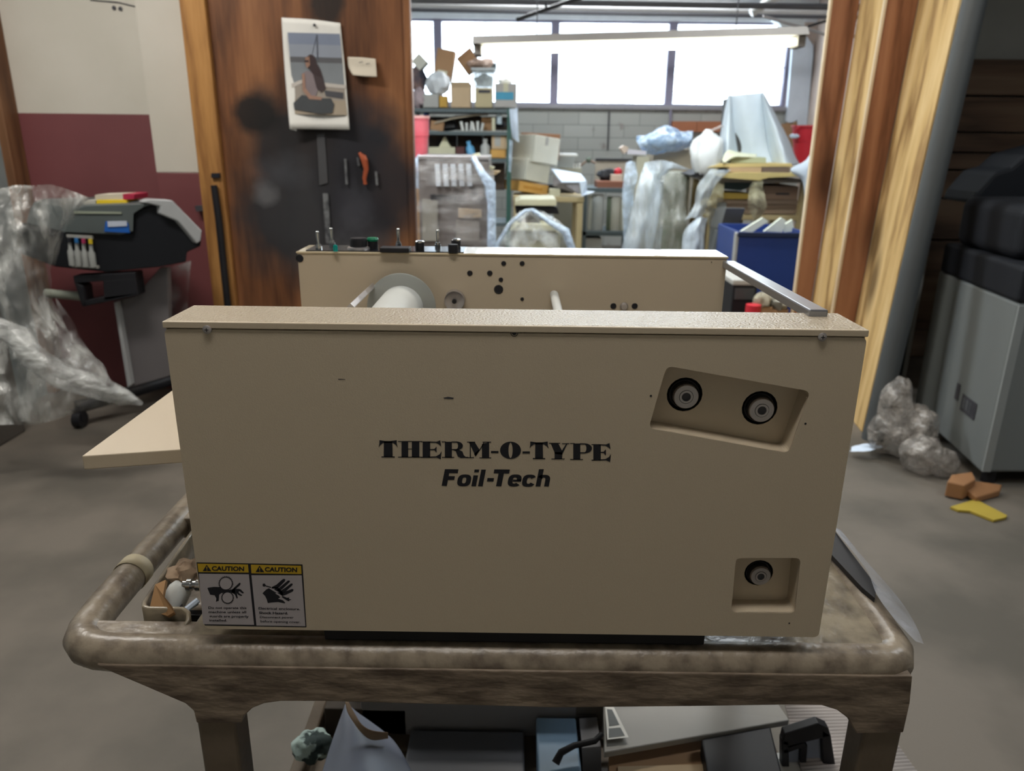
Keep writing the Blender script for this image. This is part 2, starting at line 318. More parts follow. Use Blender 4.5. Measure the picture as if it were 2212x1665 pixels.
# far room side walls and the partition between the rooms
struct('wall_left', MB().box(-2.86, -2.74, -2.2, 4.3, 0, 3.35, WALLG))
b = MB(); b.box(-2.74, -1.45, 4.3, 4.45, 1.555, 3.35, WALLW); b.box(-2.74, -1.45, 4.3, 4.45, 0, 1.555, WALLM); struct('wall_partition_left', b)
b = MB(); b.box(-1.93, -1.56, 4.17, 4.3, 1.26, 3.35, WALLW); b.box(-1.93, -1.56, 4.17, 4.3, 0, 1.26, WALLM); struct('trim_2', b, bevel=.004)
b = MB(); b.box(-2.76, -2.695, 4.17, 4.3, 0, 2.6, wood('brown_door_trim', (.08, .035, .018), (.16, .075, .035), (.20, .10, .05), 3)); struct('trim_3', b, bevel=.006)
struct('wall_storeroom_left', MB().box(-2.2, -2.05, 4.45, 11, 0, 3.35, BLOCK))
b = MB(); b.box(3.95, 4.1, 4.6, 11, 0, 3.35, WALLB); struct('wall_right', b)
b = MB(); b.box(3.95, 4.1, -2.2, 4.6, 0, 3.35, CONCG); struct('wall_right_front', b)
b = MB(); b.box(2.35, 3.95, 5.3, 5.42, 0, 3.35, CONCG); b.box(1.97, 2.47, 4.55, 4.65, 0, 3.35, CONCG); b.box(2.37, 2.47, 4.65, 5.3, 0, 3.35, CONCG); struct('wall_partition_right', b)
# dark horizontal planks on that wall
b = MB(); ys = [125, 207, 286, 330, 368, 430, 520, 640]
for k in range(len(ys)-1):
    z1 = at(2120, ys[k], Y=5.2).z; z0 = at(2120, ys[k+1], Y=5.2).z
    if k == len(ys)-2: z0 = 0
    b.box(2.36, 3.93, 5.2+.02*(k % 2), 5.3, z0+.006, z1-.006, PLANK)
struct('trim_4', b, bevel=.006)
# marks on the cream wall
b = MB()
for u, v, wd in ((246, 17, 5), (260, 19, 5)): p = at(u, v, Y=4.296); b.disc(p, .011, LOGOG, 10)
p = [at(195, 0, Y=4.297), at(313, 19, Y=4.297)]; b.tube([p[0], at(255, 5, Y=4.297), p[1]], .003, LOGOG, 6)
tag(b.build('wall_hooks'), 'two small dark hook holes and a cable high on the cream wall', 'hook')
# door jamb: stepped timber on the right of the opening
def px_face(mb, top, bot, m, thick):   # board with pixel traced vertical edges: top/bot = ((u,Y),(u,Y)) at v=0 and a low v
    pass
jt = thing('timber_door_jamb', 'stepped reddish and knotty yellow pine timbers framing right side of opening', 'door frame', (1.7, 4, 0))
def edge(u0, v0, u1, v1, Y):       # a leaning straight edge on plane Y through two photo points, from floor to ceiling
    a, c = at(u0, v0, Y=Y), at(u1, v1, Y=Y); d = (c-a)/(c.z-a.z)
    return lambda z: Vector((a.x+d.x*(z-a.z), Y, z))
E1 = edge(1797, 0, 1717, 640, 4.45); E2 = edge(1858, 0, 1755, 640, 4.45); E3 = edge(1912, 0, 1803, 640, 4.18); E4 = edge(1985, 0, 1858, 640, 4.18); E5 = edge(2072, 0, 1927, 640, 3.72)
def post(name, A, B, thickY, m, bevel=.004):
    b = MB(); n = 2; zs = [0, 3.3]
    v = [];
    for z in zs: v += [A(z), B(z), B(z)+Vector((0, thickY, 0)), A(z)+Vector((0, thickY, 0))]
    b.add(v, [(0, 3, 2, 1), (4, 5, 6, 7), (0, 1, 5, 4), (1, 2, 6, 5), (2, 3, 7, 6), (3, 0, 4, 7)], m); return b.build(name, jt, bevel=bevel)
def slab(name, A, B, off, m):      # board whose visible face runs in depth from A (far) to B (near)
    b = MB(); v = []
    for z in (0, 3.3): v += [A(z), B(z), B(z)+Vector((off, .0, 0)), A(z)+Vector((off, 0, 0))]
    b.add(v, [(0, 3, 2, 1), (4, 5, 6, 7), (0, 1, 5, 4), (1, 2, 6, 5), (2, 3, 7, 6), (3, 0, 4, 7)], m); return b.build(name, jt, bevel=.004)
post('red_stud', E1, E2, .04, WOODR); slab('yellow_board', E2, lambda z: E3(z)+Vector((0, .012, 0)), .05, WOODY)
post('red_stud', lambda z: E3(z)+Vector((.002, 0, 0)), E4, .04, WOODR); slab('yellow_board', E4, E5, .10, WOODY)
post('pale_edge', lambda z: E3(z)-Vector((.004, .005, 0)), lambda z: E3(z)+Vector((.012, -.005, 0)), .02, WOODL)
post('pale_edge', lambda z: E1(z)-Vector((.008, .004, 0)), lambda z: E1(z)+Vector((.006, -.004, 0)), .03, WOODL)
# leaning grey cardboard tube beside jamb
a = at(1884, 950, Z=.05); top = at(2106, 0, Y=3.62)
b = MB(); b.tube([a, top], .050, TUBG, 28); t = b.build('long_tube', org=(a.x, a.y, 0)); tag(t, 'long grey tube leaning against the pine door jamb', 'tube')
b = MB(); a2 = at(1985, 0, Y=3.9)
# wooden sliding panel on the left of the opening
D1 = 4.0
dt = MB(); pts = [at(440, 0, Y=D1), at(883, 0, Y=D1)]
x0a = at(440, 300, Y=D1).x; xr = -.535
dt.box(-1.50, xr, D1, D1+.05, .02, 3.3, WOODP); d = dt.build('door_1', bevel=.004); d['kind'] = 'structure'
MB().box(-1.625, -1.50, D1-.03, D1+.05, .02, 3.3, WOODT).build('door_stile', d, bevel=.008)
MB().box(-.56, -.525, D1-.012, D1+.06, .02, 3.3, WOODP).build('door_edge', d, bevel=.008)
b = MB(); b.tube([at(462, 400, Y=3.95), at(472, 470, Y=3.95), at(492, 660, Y=3.95)], [.016, .018, .018], BLACKP, 10); b.tube([at(493, 660, Y=3.95), (at(493, 660, Y=3.95).x, 3.95, .1)], .018, BLACKP, 10)
tag(b.build('door_track_rod'), 'black rod running down the left edge of the plywood panel', 'rod')
b = MB(); b.pxp([(456, 374), (474, 374), (474, 384), (456, 384)], 3.955, 3.97, BLACK); tag(b.build('black_bracket'), 'small black bracket above the rod on the pine strip', 'bracket')
b = MB(); b.pxp([(420, 445), (446, 443), (447, 459), (440, 456), (424, 457)], 4.13, 4.17, LOGOG); tag(b.build('wall_latch'), 'dark metal latch on the maroon pilaster', 'latch')
SMUD = mat('smudged_metal', (.25, .26, .27), .45, metal=.4, c2=(.06, .06, .07), scale=30, fac=1)
b = MB(); b.pxp([(697, 418), (708, 418), (716, 528), (704, 528)], D1-.012, D1, SMUD); tag(b.build('metal_strip'), 'narrow scuffed metal strip below the seam of the plywood panel', 'strip')
b = MB(); b.pxp([(684, 290), (701, 288), (708, 395), (690, 400)], D1-.006, D1, mat('dusty_grey', (.06, .06, .065), .7)); tag(b.build('grey_strip'), 'dusty grey strip under the pinned photo on the plywood', 'strip')
b = MB()
for k in range(3): b.tube([at(777+5*k, 330+3*k, Y=D1-.02), at(783+4*k, 345, Y=D1-.03), at(789+2*k, 365, Y=D1-.02), at(786+k, 385, Y=D1-.02), at(790-k, 398, Y=D1-.018)], .008, mat('orange_cord', (.40, .085, .03), .6), 8)
tag(b.build('orange_rag'), 'tangled orange cord hanging on the sooty plywood', 'cord')
for u, v, h in ((746, 343, 55), (812, 370, 30), (773, 340, 18)):
    b = MB(); b.tube([at(u, v, Y=D1-.012), at(u+3, v+h, Y=D1-.012)], .007, SMUD, 8)
    tag(b.build('metal_pin'), {746: 'slim pale pin left of the orange cord on plywood', 812: 'short pin to the right of the orange cord', 773: 'small pale hook at top of the orange cord'}[u], 'pin')
# pinned photograph
pt = thing('pinned_photo', 'curling white photo print of seated long-haired person on a boat', 'photo', tuple(at(680, 280, Y=3.985)))
b = MB(); b.pxgrid([[(608, 38, 3.985), (672, 42, 3.985), (735, 50, 3.985)], [(615, 150, 3.975), (680, 150, 3.985), (745, 150, 3.98)], [(626, 278, 3.94), (690, 279, 3.965), (755, 280, 3.95)]], WHITE, sub=6)
b.pxp([(626, 272), (640, 275), (640, 282), (628, 279)], 3.95, 3.952, WHITE); b.build('paper', pt, solid=.002)
def Q(mb, pts, m, Y): mb.add([at(u, v, Y=Y(v) if callable(Y) else Y) for u, v in pts], [tuple(range(len(pts)))], m)
YF = lambda k: (lambda v: 3.978-.036*max(0, (v-150)/130)**1.6 - .0015*k)
def PM(n, c): return mat('print_'+n, c, .5)
b = MB()
def band(v0, v1, m, k, l0=621, r0=734, l1=637, r1=750):
    fl = lambda v: l0+(l1-l0)*(v-70)/(247-70); frr = lambda v: r0+(r1-r0)*(v-70)/(247-70); n = 6
    for i in range(n):
        a, c = v0+(v1-v0)*i/n, v0+(v1-v0)*(i+1)/n
        Q(b, [(fl(a), a), (frr(a), a+3), (frr(c), c+3), (fl(c), c)], m, YF(k))
band(70, 95, PM('sky_a', (.20, .235, .32)), 2); band(95, 122, PM('sky_b', (.27, .30, .36)), 2); band(122, 134, PM('shore', (.10, .10, .11)), 2); band(134, 180, PM('water', (.20, .22, .24)), 2); band(180, 215, PM('boat', (.30, .26, .22)), 2); band(215, 246, PM('bench', (.33, .27, .20)), 2)
P_ = lambda pts, n, c, k: Q(b, pts, PM(n, c), YF(k))
P_([(683, 75), (686, 75), (688, 130), (685, 130)], 'mast', (.08, .09, .12), 3); P_([(683, 78), (684, 78), (672, 128), (671, 128)], 'mast', (0, 0, 0), 3)
P_([(626, 182), (668, 165), (668, 172), (628, 192)], 'rail', (.50, .46, .42), 3); P_([(695, 178), (747, 184), (748, 192), (697, 187)], 'rail', (0, 0, 0), 3)
P_([(700, 195), (742, 200), (742, 214), (704, 208)], 'shade', (.05, .05, .06), 3)
P_([(663, 122), (670, 117), (678, 120), (684, 136), (692, 150), (698, 170), (704, 190), (694, 200), (684, 190), (676, 160), (668, 150)], 'hair', (.035, .018, .02), 5)
P_([(659, 124), (668, 122), (670, 140), (664, 148), (660, 140)], 'skin', (.30, .17, .12), 6); P_([(658, 130), (667, 130), (667, 134), (658, 134)], 'hair', (0, 0, 0), 7)
P_([(653, 158), (664, 152), (676, 158), (688, 190), (682, 208), (660, 204), (655, 185)], 'top', (.20, .16, .17), 4)
P_([(652, 160), (658, 158), (660, 190), (672, 206), (696, 210), (694, 216), (668, 214), (654, 196)], 'skin', (0, 0, 0), 6)
P_([(634, 222), (652, 205), (690, 212), (715, 212), (722, 226), (718, 244), (690, 246), (636, 236)], 'pants', (.03, .035, .04), 5)
b.build('printed_picture', pt)
b = MB(); b.ball(at(679, 54, Y=3.975), .007, LOGOG, 6); b.build('pin', pt)
b = MB(); b.pxgrid([[(751, 123, 3.985), (780, 124, 3.985), (811, 127, 3.98)], [(753, 145, 3.98), (785, 146, 3.975), (813, 147, 3.97)], [(762, 162, 3.96), (790, 165, 3.96), (814, 166, 3.955)]], mat('cream_note', (.62, .56, .46), .7), sub=4)
for a, c in ((775, 135), (790, 138)): b.pxp([(a, c), (a+8, c-2), (a+9, c-1), (a+1, c+1)], 3.967, 3.968, LOGOG)
nt_ = b.build('small_note', solid=.001); tag(nt_, 'small curling cream note pinned right of the photo', 'note')
# ceiling pipes and conduits of the far room
zz = lambda v, Y: at(1300, v, Y=Y).z
for Y, v, r, m, lb in ((9.6, 27, .035, mat('pipe_grey', (.10, .10, .11), .6), 'dark conduit running along just above the windows'), (8.2, 8, .03, mat('pipe_grey', (0, 0, 0)), 'dark pipe crossing at the top edge of the storeroom'), (9.0, 14, .05, CEIL, 'white painted pipe above the windows')):
    b = MB(); b.tube([(-2.0, Y, zz(v, Y)+.02), (3.9, Y, zz(v, Y)-.01)], r, m, 12); tag(b.build('ceiling_pipe'), lb, 'pipe')
b = MB(); b.tube([at(1115, 43, Y=8.0), at(1180, 20, Y=8.0), at(1262, -8, Y=8.0)], .02, DARK, 8); b.tube([at(1180, 20, Y=8), at(1179, 5, Y=8)], .012, DARK, 8); tag(b.build('hanging_cable'), 'black cable sagging from ceiling above left windows', 'cable')
b = MB(); b.tube([at(1622, 28, Y=8.5), at(1680, -8, Y=8.5)], .045, WPLA, 10); tag(b.build('diagonal_pipe'), 'white diagonal pipe at ceiling above right window', 'pipe')
b = MB(); b.tube([at(1648, 35, Y=7), at(1735, 60, Y=7), at(1792, 77, Y=7), (3.94, 7, 2.3)], .012, STEEL, 8); b.tube([at(1735, 60, Y=7), at(1795, 42, Y=7)], .010, DARK, 8); tag(b.build('bare_conduit'), 'bare conduit angling to the right wall near the tube light', 'pipe')
# hanging white panel and wall board right of the windows
b = MB(); b.pxp([(1712, 105), (1738, 72), (1757, 98), (1757, 118), (1743, 272), (1721, 272), (1722, 258), (1710, 268), (1699, 262)], 10.9, 10.97, mat('white_board', (.66, .72, .80), .5)); tag(b.build('hanging_board'), 'tall white board hanging right of the windows', 'board')
b = MB(); b.pxp([(1660, -35), (1725, -35), (1740, 66), (1705, 64), (1690, 62), (1684, 50), (1672, 42)], 10.75, 10.9, mat('white_duct', (.62, .64, .63), .6)); tag(b.build('white_duct'), 'white angled duct piece over upper right window corner', 'duct')
for u0, u1, lb in ((1452, 1505, 'left of two terracotta boards under window sill'), (1506, 1566, 'right of two terracotta boards under window sill')):
    b = MB(); b.pxp([(u0, 262), (u1, 262), (u1, 285), (u0, 285)], 10.9, 10.99, BRICK); tag(b.build('terracotta_board'), lb, 'board', 'terracotta boards')
b = MB(); b.pxp([(1688, 268), (1722, 262), (1722, 318), (1700, 318)], 10.9, 10.97, CARD); tag(b.build('cardboard_sheet'), 'brown cardboard sheet behind the red bucket', 'cardboard')
b = MB(); b.tube([at(1449, 228, Y=10.95), at(1447, 300, Y=10.95)], .018, STEELW, 8); tag(b.build('wall_conduit'), 'thin conduit running down block wall from the window mullion', 'pipe')
b = MB(); b.tube([at(1316, 240, Y=10.95), at(1313, 325, Y=10.95)], .010, LOGOG, 8); tag(b.build('wall_cable'), 'thin cable down block wall below the middle window', 'cable')
# fluorescent lamp
lt = thing('fluorescent_light', 'long lit fluorescent batten hanging before the windows', 'light', tuple(at(1380, 70, Y=5.55)))
A, B = at(1022, 88, Y=5.7), at(1738, 68, Y=5.45)
dirv = (B-A).normalized()
b = MB(); up = Vector((0, 0, 1)); sd = Vector((0, 1, 0))
def beam(mb, A, B, hw, z0, z1, m, hw2=None):
    hw2 = hw if hw2 is None else hw2
    mb.add([A-sd*hw+up*z0, B-sd*hw+up*z0, B+sd*hw+up*z0, A+sd*hw+up*z0, A-sd*hw2+up*z1, B-sd*hw2+up*z1, B+sd*hw2+up*z1, A+sd*hw2+up*z1], [(0, 3, 2, 1), (4, 5, 6, 7), (0, 1, 5, 4), (1, 2, 6, 5), (2, 3, 7, 6), (3, 0, 4, 7)], m)
beam(b, A, B, .11, -.03, .025, mat('lamp_housing', (.13, .115, .10), .7), .05); b.build('housing', lt, bevel=.004)
for s in (-.05, .05):
    b = MB(); b.tube([A+dirv*.07+sd*s-up*.065, B-dirv*.07+sd*s-up*.065], .019, mat('lit_tube', (1, 1, .9), .3, emit=(.97, 1, .82), es=18), 14); b.build('tube', lt)
for q in (A+dirv*.035, B-dirv*.035):
    b = MB(); b.box(q.x-.025, q.x+.025, q.y-.08, q.y+.08, q.z-.10, q.z-.03, mat('lamp_housing', (0, 0, 0))); b.build('end_holder', lt, bevel=.004)
for u in (.2, .8):
    q = A+(B-A)*u; b = MB(); b.tube([q+up*.02, Vector((q.x, q.y, 3.345))], .004, DARK, 6); b.build('chain', lt)
# ------------------------------------------------------------------ the foil machine
FX0, FX1, FY0, FY1, FZ0, FZ1 = -.380, .380, .7896, .8720, .8700, 1.2597
RY0, RY1 = 1.3209, 1.4033
RX0, RX1 = -.383, .369
mc = thing('foil_stamping_machine', 'beige tabletop foil machine with two long housings standing on the cart', 'machine', (0, 1.09, .842))
# front housing: shell with an open front, closed by the cover plate
b = MB(); t = .003
b.box(FX0, FX1, FY0+.003, FY1, FZ1-t, FZ1, BEIGET)                     # top
b.box(FX0, FX1, FY0-.0015, FY0+.003, FZ1-.0075, FZ1, BEIGE)            # front lip
b.box(FX0+.001, FX0+t, FY0+.003, FY1, FZ0, FZ1-t, BEIGE); b.box(FX1-t, FX1-.001, FY0+.003, FY1, FZ0, FZ1-t, BEIGE)
b.box(FX0+t, FX1-t, FY1-t, FY1, FZ0, FZ1-t, BEIGE); b.box(FX0+t, FX1-t, FY0+.004, FY1-t, FZ0, FZ0+t, BEIGE)
fh = b.build('front_housing', mc, bevel=.0012)
# cover plate with two rounded openings
def rr(pts, r, n=5):     # round the corners of a 2D loop
    out = []
    for i, p in enumerate(pts):
        p = Vector(p); a = (Vector(pts[i-1])-p).normalized(); c = (Vector(pts[(i+1) % len(pts)])-p).normalized()
        for k in range(n+1):
            q = k/n; p0, p2 = p+a*r, p+c*r; out.append((1-q)**2*p0+2*q*(1-q)*p+q*q*p2)
    return out
def xz(p): return (p.x, p.z)
P1 = [xz(at(u, v, Y=FY0)) for u, v in ((1440, 790), (1751, 845), (1704, 979), (1401, 925))]
P2 = [xz(at(u, v, Y=FY0)) for u, v in ((1590, 1205), (1730, 1205), (1717, 1324), (1579, 1323))]
def plate(name, outer, holes, y0, y1, m, parent, bevel=0):
    bm = bmesh.new(); es = []
    for lp in [outer]+holes:
        vs = [bm.verts.new((x, y0, z)) for x, z in lp]; es += [bm.edges.new((vs[i], vs[(i+1) % len(vs)])) for i in range(len(vs))]
    bmesh.ops.triangle_fill(bm, edges=es, use_beauty=True, use_dissolve=False)
    bm.normal_update()
    for f in bm.faces:
        if f.normal.y > 0: f.normal_flip()
    r = bmesh.ops.extrude_face_region(bm, geom=bm.faces[:]); bmesh.ops.translate(bm, vec=(0, y1-y0, 0), verts=[v for v in r['geom'] if isinstance(v, bmesh.types.BMVert)])
    bmesh.ops.recalc_face_normals(bm, faces=bm.faces[:])
    base = Vector(parent['_o']); bmesh.ops.translate(bm, vec=-base, verts=bm.verts[:])
    me = bpy.data.meshes.new(name); bm.to_mesh(me); bm.free(); me.materials.append(m)
    o = bpy.data.objects.new(name, me); C.objects.link(o); o.parent = parent; o['_o'] = list(base); return o
outer = rr([(FX0+.0005, FZ1-.0085), (FX1-.0005, FZ1-.0085), (FX1-.0005, FZ0), (FX0+.0005, FZ0)], .007)
outer = [tuple(q) for q in outer]
H1 = [tuple(q) for q in rr(P1, .008)]; H2 = [tuple(q) for q in rr(P2, .007)]
def circ(x, z, r, n=20): return [(x+r*math.cos(2*math.pi*i/n), z+r*math.sin(2*math.pi*i/n)) for i in range(n)]
cover = plate('front_cover', outer, [H1, H2], FY0, FY0+.002, BEIGE, mc)
# recessed pockets and the shafts in them
def pocket(H, depth, shafts, lab):
    b = MB(); n = len(H); 
    ins = [Vector((x, 0, z)) for x, z in H]
    vs = [Vector((x, FY0+.0005, z)) for x, z in H]+[Vector((x, FY0+depth, z)) for x, z in H]
    b.add(vs, [(i, (i+1) % n, (i+1) % n+n, i+n) for i in range(n)], BEIGE)
    pk = b.build('pocket', cover)
    holes = []; 
    for u, v, r in shafts:
        c = at(u, v, Y=FY0+depth); holes.append(circ(c.x, c.z, r))
    plate('pocket_floor', H, holes, FY0+depth, FY0+depth+.0015, BEIGE, cover)
    for (u, v, r) in shafts:
        c = at(u, v, Y=FY0+depth)
        b = MB(); y0 = FY0+depth-.007
        b.lathe([(r*1.0, -.0015), (r*1.0, -.022)], (c.x, FY0+depth, c.z), DARK, axis='Y'); b.disc((c.x, FY0+depth+.021, c.z), r, BLACKP)
        b.cyl((c.x, FY0+depth+.02, c.z), (c.x, FY0+depth+.002, c.z), r*.84, DARK)
        b.lathe([(r*.78, .004-.010), (r*.78, .004), (r*.74, .006)], (c.x, FY0+depth, c.z), DARK, axis='Y')
        b.build('bearing', cover)
        b = MB(); b.lathe([(r*.70, -.02), (r*.70, .0075), (r*.66, .0085), (r*.40, .0085), (r*.38, .0075)], (c.x, FY0+depth, c.z), STEEL, axis='Y')
        b.disc((c.x, FY0+depth-.0078, c.z), r*.40, LOGOG); b.lathe([(r*.37, .0078), (r*.37, .009), (r*.25, .009), (r*.24, .004), (0, .004)], (c.x, FY0+depth, c.z), STEEL, n=24, axis='Y')
        b.disc((c.x, FY0+depth-.0045, c.z), r*.23, DARK); b.build('shaft_end', cover)
pocket(H1, .028, [(1479, 852, .0205), (1641, 881, .0205)], 'upper')
pocket(H2, .028, [(1639, 1237, .0178)], 'lower')
b = MB(); b.add([at(1687, 960, Y=FY0+.027)+Vector((0, -.001, 0)), at(1690, 958, Y=FY0+.027)+Vector((0, -.001, 0)), at(1704, 974, Y=FY0+.001), at(1701, 976, Y=FY0+.001)], [(0, 1, 2, 3)], BLACK); b.build('pocket_seam', cover)
for u, v, r in ((447, 712, .0042), (1777, 728, .0042)):
    c = at(u, v, Y=FY0-.002); b = MB(); b.lathe([(r*1.15, -.002), (r*1.15, .0), (r, .0005), (r*.7, .0009), (0, .001)], c, STEEL, n=20, axis='Y')
    for a in (0, 1):
        d = Vector((.0022*(1-a)+.0004*a, 0, .0004*(1-a)+.0022*a)); c2 = c-Vector((0, .0012, 0)); b.add([c2+Vector((-d.x, 0, -d.z)), c2+Vector((d.x, 0, -d.z)), c2+Vector((d.x, 0, d.z)), c2+Vector((-d.x, 0, d.z))], [(0, 1, 2, 3)], BLACK)
    b.build('screw', cover)
c = at(1111, 719, Y=FY0-.0004); b = MB(); b.lathe([(.0042, 0), (.0036, .0002), (.0034, .0002)], c, DARK, axis='Y'); b.disc(c-Vector((0, .0003, 0)), .0024, BLACK); b.build('screw_hole', cover)
for u, v, r in ((1406, 855, .0013), (1740, 915, .0013), (1705, 1346, .0011)):
    b = MB(); b.disc(at(u, v, Y=FY0-.0003), r, BLACK, 14); b.build('pilot_hole', cover)
b = MB(); Q(b, [(957, 859), (968, 857), (981, 859), (978, 862), (960, 861)], LOGOG, FY0-.0003); b.build('paint_chip', cover)
b = MB(); Q(b, [(730, 818), (746, 819), (746, 820), (731, 820)], LOGOG, FY0-.0003); b.build('paint_chip', cover)
# company lettering, drawn as outlines
b = MB(); YL = FY0-.00025
def g(pts): b.add([at(780+x*.2622, 920+y*.2622, Y=YL) for x, y in pts], [tuple(range(len(pts)))], BLACK)
def serif(x0, x1, y, h=7): g([(x0, y), (x1, y), (x1, y+h), (x0, y+h)])
def TT(x0, x1, y0, y1, w=70):
    m = (x0+x1)/2; g([(m-w/2, y0+8), (m+w/2, y0+8), (m+w/2+2, y1-4), (m-w/2-1, y1-4)]); serif(m-w/2-20, m+w/2+20, y1-9, 9)
    g([(x0+8, y0), (m, y0+12), (m, y0+24), (x0+38, y0+24), (x0+16, y0+40), (x0+2, y0+60), (x0+8, y0+30)]); g([(m, y0+12), (x1-8, y0), (x1-8, y0+30), (x1, y0+60), (x1-16, y0+40), (x1-38, y0+24), (m, y0+24)])
def EE(x0, x1, y0, y1, w=62):
    g([(x0+15, y0), (x0+15+w, y0), (x0+15+w, y1), (x0+15, y1)]); serif(x0, x0+30, y0); serif(x0, x0+30, y1-7)
    g([(x0+60, y0), (x1-40, y0+2), (x1-10, y0-10), (x1-2, y0+42), (x1-20, y0+26), (x1-45, y0+12), (x0+60, y0+10)])
    g([(x0+60, y1), (x1-40, y1-2), (x1-6, y1+12), (x1+2, y1-56), (x1-14, y1-30), (x1-45, y1-12), (x0+60, y1-10)])
    m = (y0+y1)/2; g([(x0+70, m-4), (x1-58, m-6), (x1-40, m-26), (x1-40, m+26), (x1-58, m+6), (x0+70, m+4)])
def arc(cx, cy, rx, ry, a0, a1, n=16): return [(cx+rx*math.cos(math.radians(a0+(a1-a0)*i/n)), cy-ry*math.sin(math.radians(a0+(a1-a0)*i/n))) for i in range(n+1)]
def ring(cx, cy, rx, ry, ix, iy, a0, a1, n=20):
    o, i = arc(cx, cy, rx, ry, a0, a1, n), arc(cx, cy, ix, iy, a0, a1, n)
    for k in range(n): g([o[k], o[k+1], i[k+1], i[k]])
TT(143, 302, 116, 259)
# H
g([(333, 128), (388, 128), (388, 259), (333, 259)]); g([(418, 128), (480, 128), (480, 260), (418, 260)]); g([(385, 186), (422, 186), (422, 192), (385, 192)])
for x in (305, 400): serif(x, x+102, 124); serif(x, x+102, 253)
EE(492, 662, 127, 262)
# R
g([(690, 130), (748, 130), (748, 262), (690, 262)]); serif(664, 700, 127); serif(666, 768, 255); g([(745, 127), (790, 127), (790, 137), (745, 137)]); ring(785, 163, 54, 36, 14, 26, 90, -90); g([(745, 190), (790, 190), (790, 199), (745, 199)])
g([(752, 196), (800, 192), (835, 210), (846, 240), (862, 254), (882, 254), (882, 263), (820, 264), (796, 250), (780, 208)])
# M
serif(872, 940, 129); g([(888, 132), (936, 132), (976, 196), (944, 250)]); g([(896, 140), (903, 140), (905, 262), (896, 262)]); serif(866, 930, 257); g([(978, 190), (1012, 130), (1012, 150), (944, 252), (930, 230)]); g([(996, 150), (1055, 132), (1055, 262), (996, 262)]); serif(1000, 1072, 129); serif(975, 1072, 259)
g([(1070, 206), (1132, 206), (1132, 224), (1070, 224)])
ring(1231, 200, 86, 71, 17, 63, 0, 360, 32)
g([(1330, 209), (1391, 209), (1391, 227), (1330, 227)])
TT(1386, 1546, 127, 273, 62)
# Y
serif(1548, 1640, 139); serif(1655, 1716, 142); g([(1562, 142), (1624, 142), (1660, 212), (1660, 236), (1600, 230)]); g([(1690, 146), (1700, 146), (1664, 222), (1650, 208)]); g([(1594, 215), (1656, 215), (1657, 272), (1594, 270)]); serif(1568, 1678, 268)
# P
g([(1748, 144), (1806, 144), (1806, 276), (1748, 276)]); serif(1722, 1760, 141); serif(1722, 1828, 272); g([(1803, 142), (1846, 143), (1846, 153), (1803, 153)]); ring(1842, 184, 60, 41, 14, 31, 90, -90); g([(1803, 216), (1846, 216), (1846, 226), (1803, 226)])
EE(1898, 2057, 150, 285)
def sl(x, y): return (x+(493-y)*.2, y+(x-663)*.012)
def gi(pts): g([sl(*q) for q in pts])
def bar(x0, x1, y0, y1): gi([(x0, y0), (x1, y0), (x1, y1), (x0, y1)])
def sq(cx, cy, rx, ry, a, p=.72):   # squarish round, like a wide bold sans
    c, s = math.cos(math.radians(a)), math.sin(math.radians(a)); return (cx+rx*math.copysign(abs(c)**p, c), cy-ry*math.copysign(abs(s)**p, s))
def rg(cx, cy, rx, ry, ix, iy, a0, a1, n=28):
    for k in range(n):
        a, c = a0+(a1-a0)*k/n, a0+(a1-a0)*(k+1)/n; gi([sq(cx, cy, rx, ry, a), sq(cx, cy, rx, ry, c), sq(cx, cy, ix, iy, c), sq(cx, cy, ix, iy, a)])
bar(663, 706, 355, 493); bar(706, 775, 355, 388); bar(706, 757, 412, 443)
rg(840, 446, 56, 49, 16, 24, 0, 360)
bar(908, 946, 403, 493); bar(908, 946, 355, 379); bar(963, 1001, 355, 493); bar(1028, 1082, 424, 453)
bar(1070, 1198, 352, 385); bar(1111, 1155, 385, 491)
rg(1255, 442, 55, 50, 17, 25, 0, 322, 26); bar(1240, 1309, 434, 452)
rg(1373, 442, 55, 50, 17, 25, 28, 332, 26)
bar(1436, 1476, 346, 489); rg(1491, 442, 54, 50, 15, 27, 0, 150, 14); bar(1506, 1545, 440, 488)
b.build('lettering', cover, label='black maker lettering on the front cover')
# caution decal
CW = mat('decal_white', (.50, .46, .48), .5); CY = mat('decal_yellow', (.62, .40, .02), .5)
b = MB(); K = .12206
def cz(x, y): return (410+x*K, 1200+y*K)
def d(pts, m, lay): b.add([at(*cz(x, y), Y=FY0-.00012*lay) for x, y in pts], [tuple(range(len(pts)))], m)
d([(118, 118), (1995, 155), (2065, 1268), (262, 1235)], BLACK, 1)
d([(160, 318), (1045, 330), (1138, 1225), (235, 1212)], CW, 2); d([(1090, 345), (1980, 348), (2045, 1248), (1180, 1236)], CW, 2)
d([(135, 140), (1030, 156), (1042, 300), (155, 290)], CY, 2); d([(1080, 158), (1970, 178), (1978, 325), (1090, 312)], CY, 2)
for ox, oy in ((0, 0), (935, 17)):
    d([(298+ox, 160+oy), (385+ox, 276+oy), (228+ox, 274+oy)], BLACK, 3); d([(290+ox, 195+oy), (312+ox, 195+oy), (306+ox, 240+oy), (297+ox, 240+oy)], CY, 4); d([(296+ox, 250+oy), (310+ox, 250+oy), (310+ox, 264+oy), (296+ox, 264+oy)], CY, 4)
def tx(s, x0, y0, x1, y1, h, bold=.02): text_into(b, s, cz(x0, y0), cz(x1, y1), h*K, FY0-.0005, BLACK, bold=bold)
tx('CAUTION', 388, 262, 960, 270, 78, .035); tx('CAUTION', 1325, 278, 1898, 288, 78, .035)
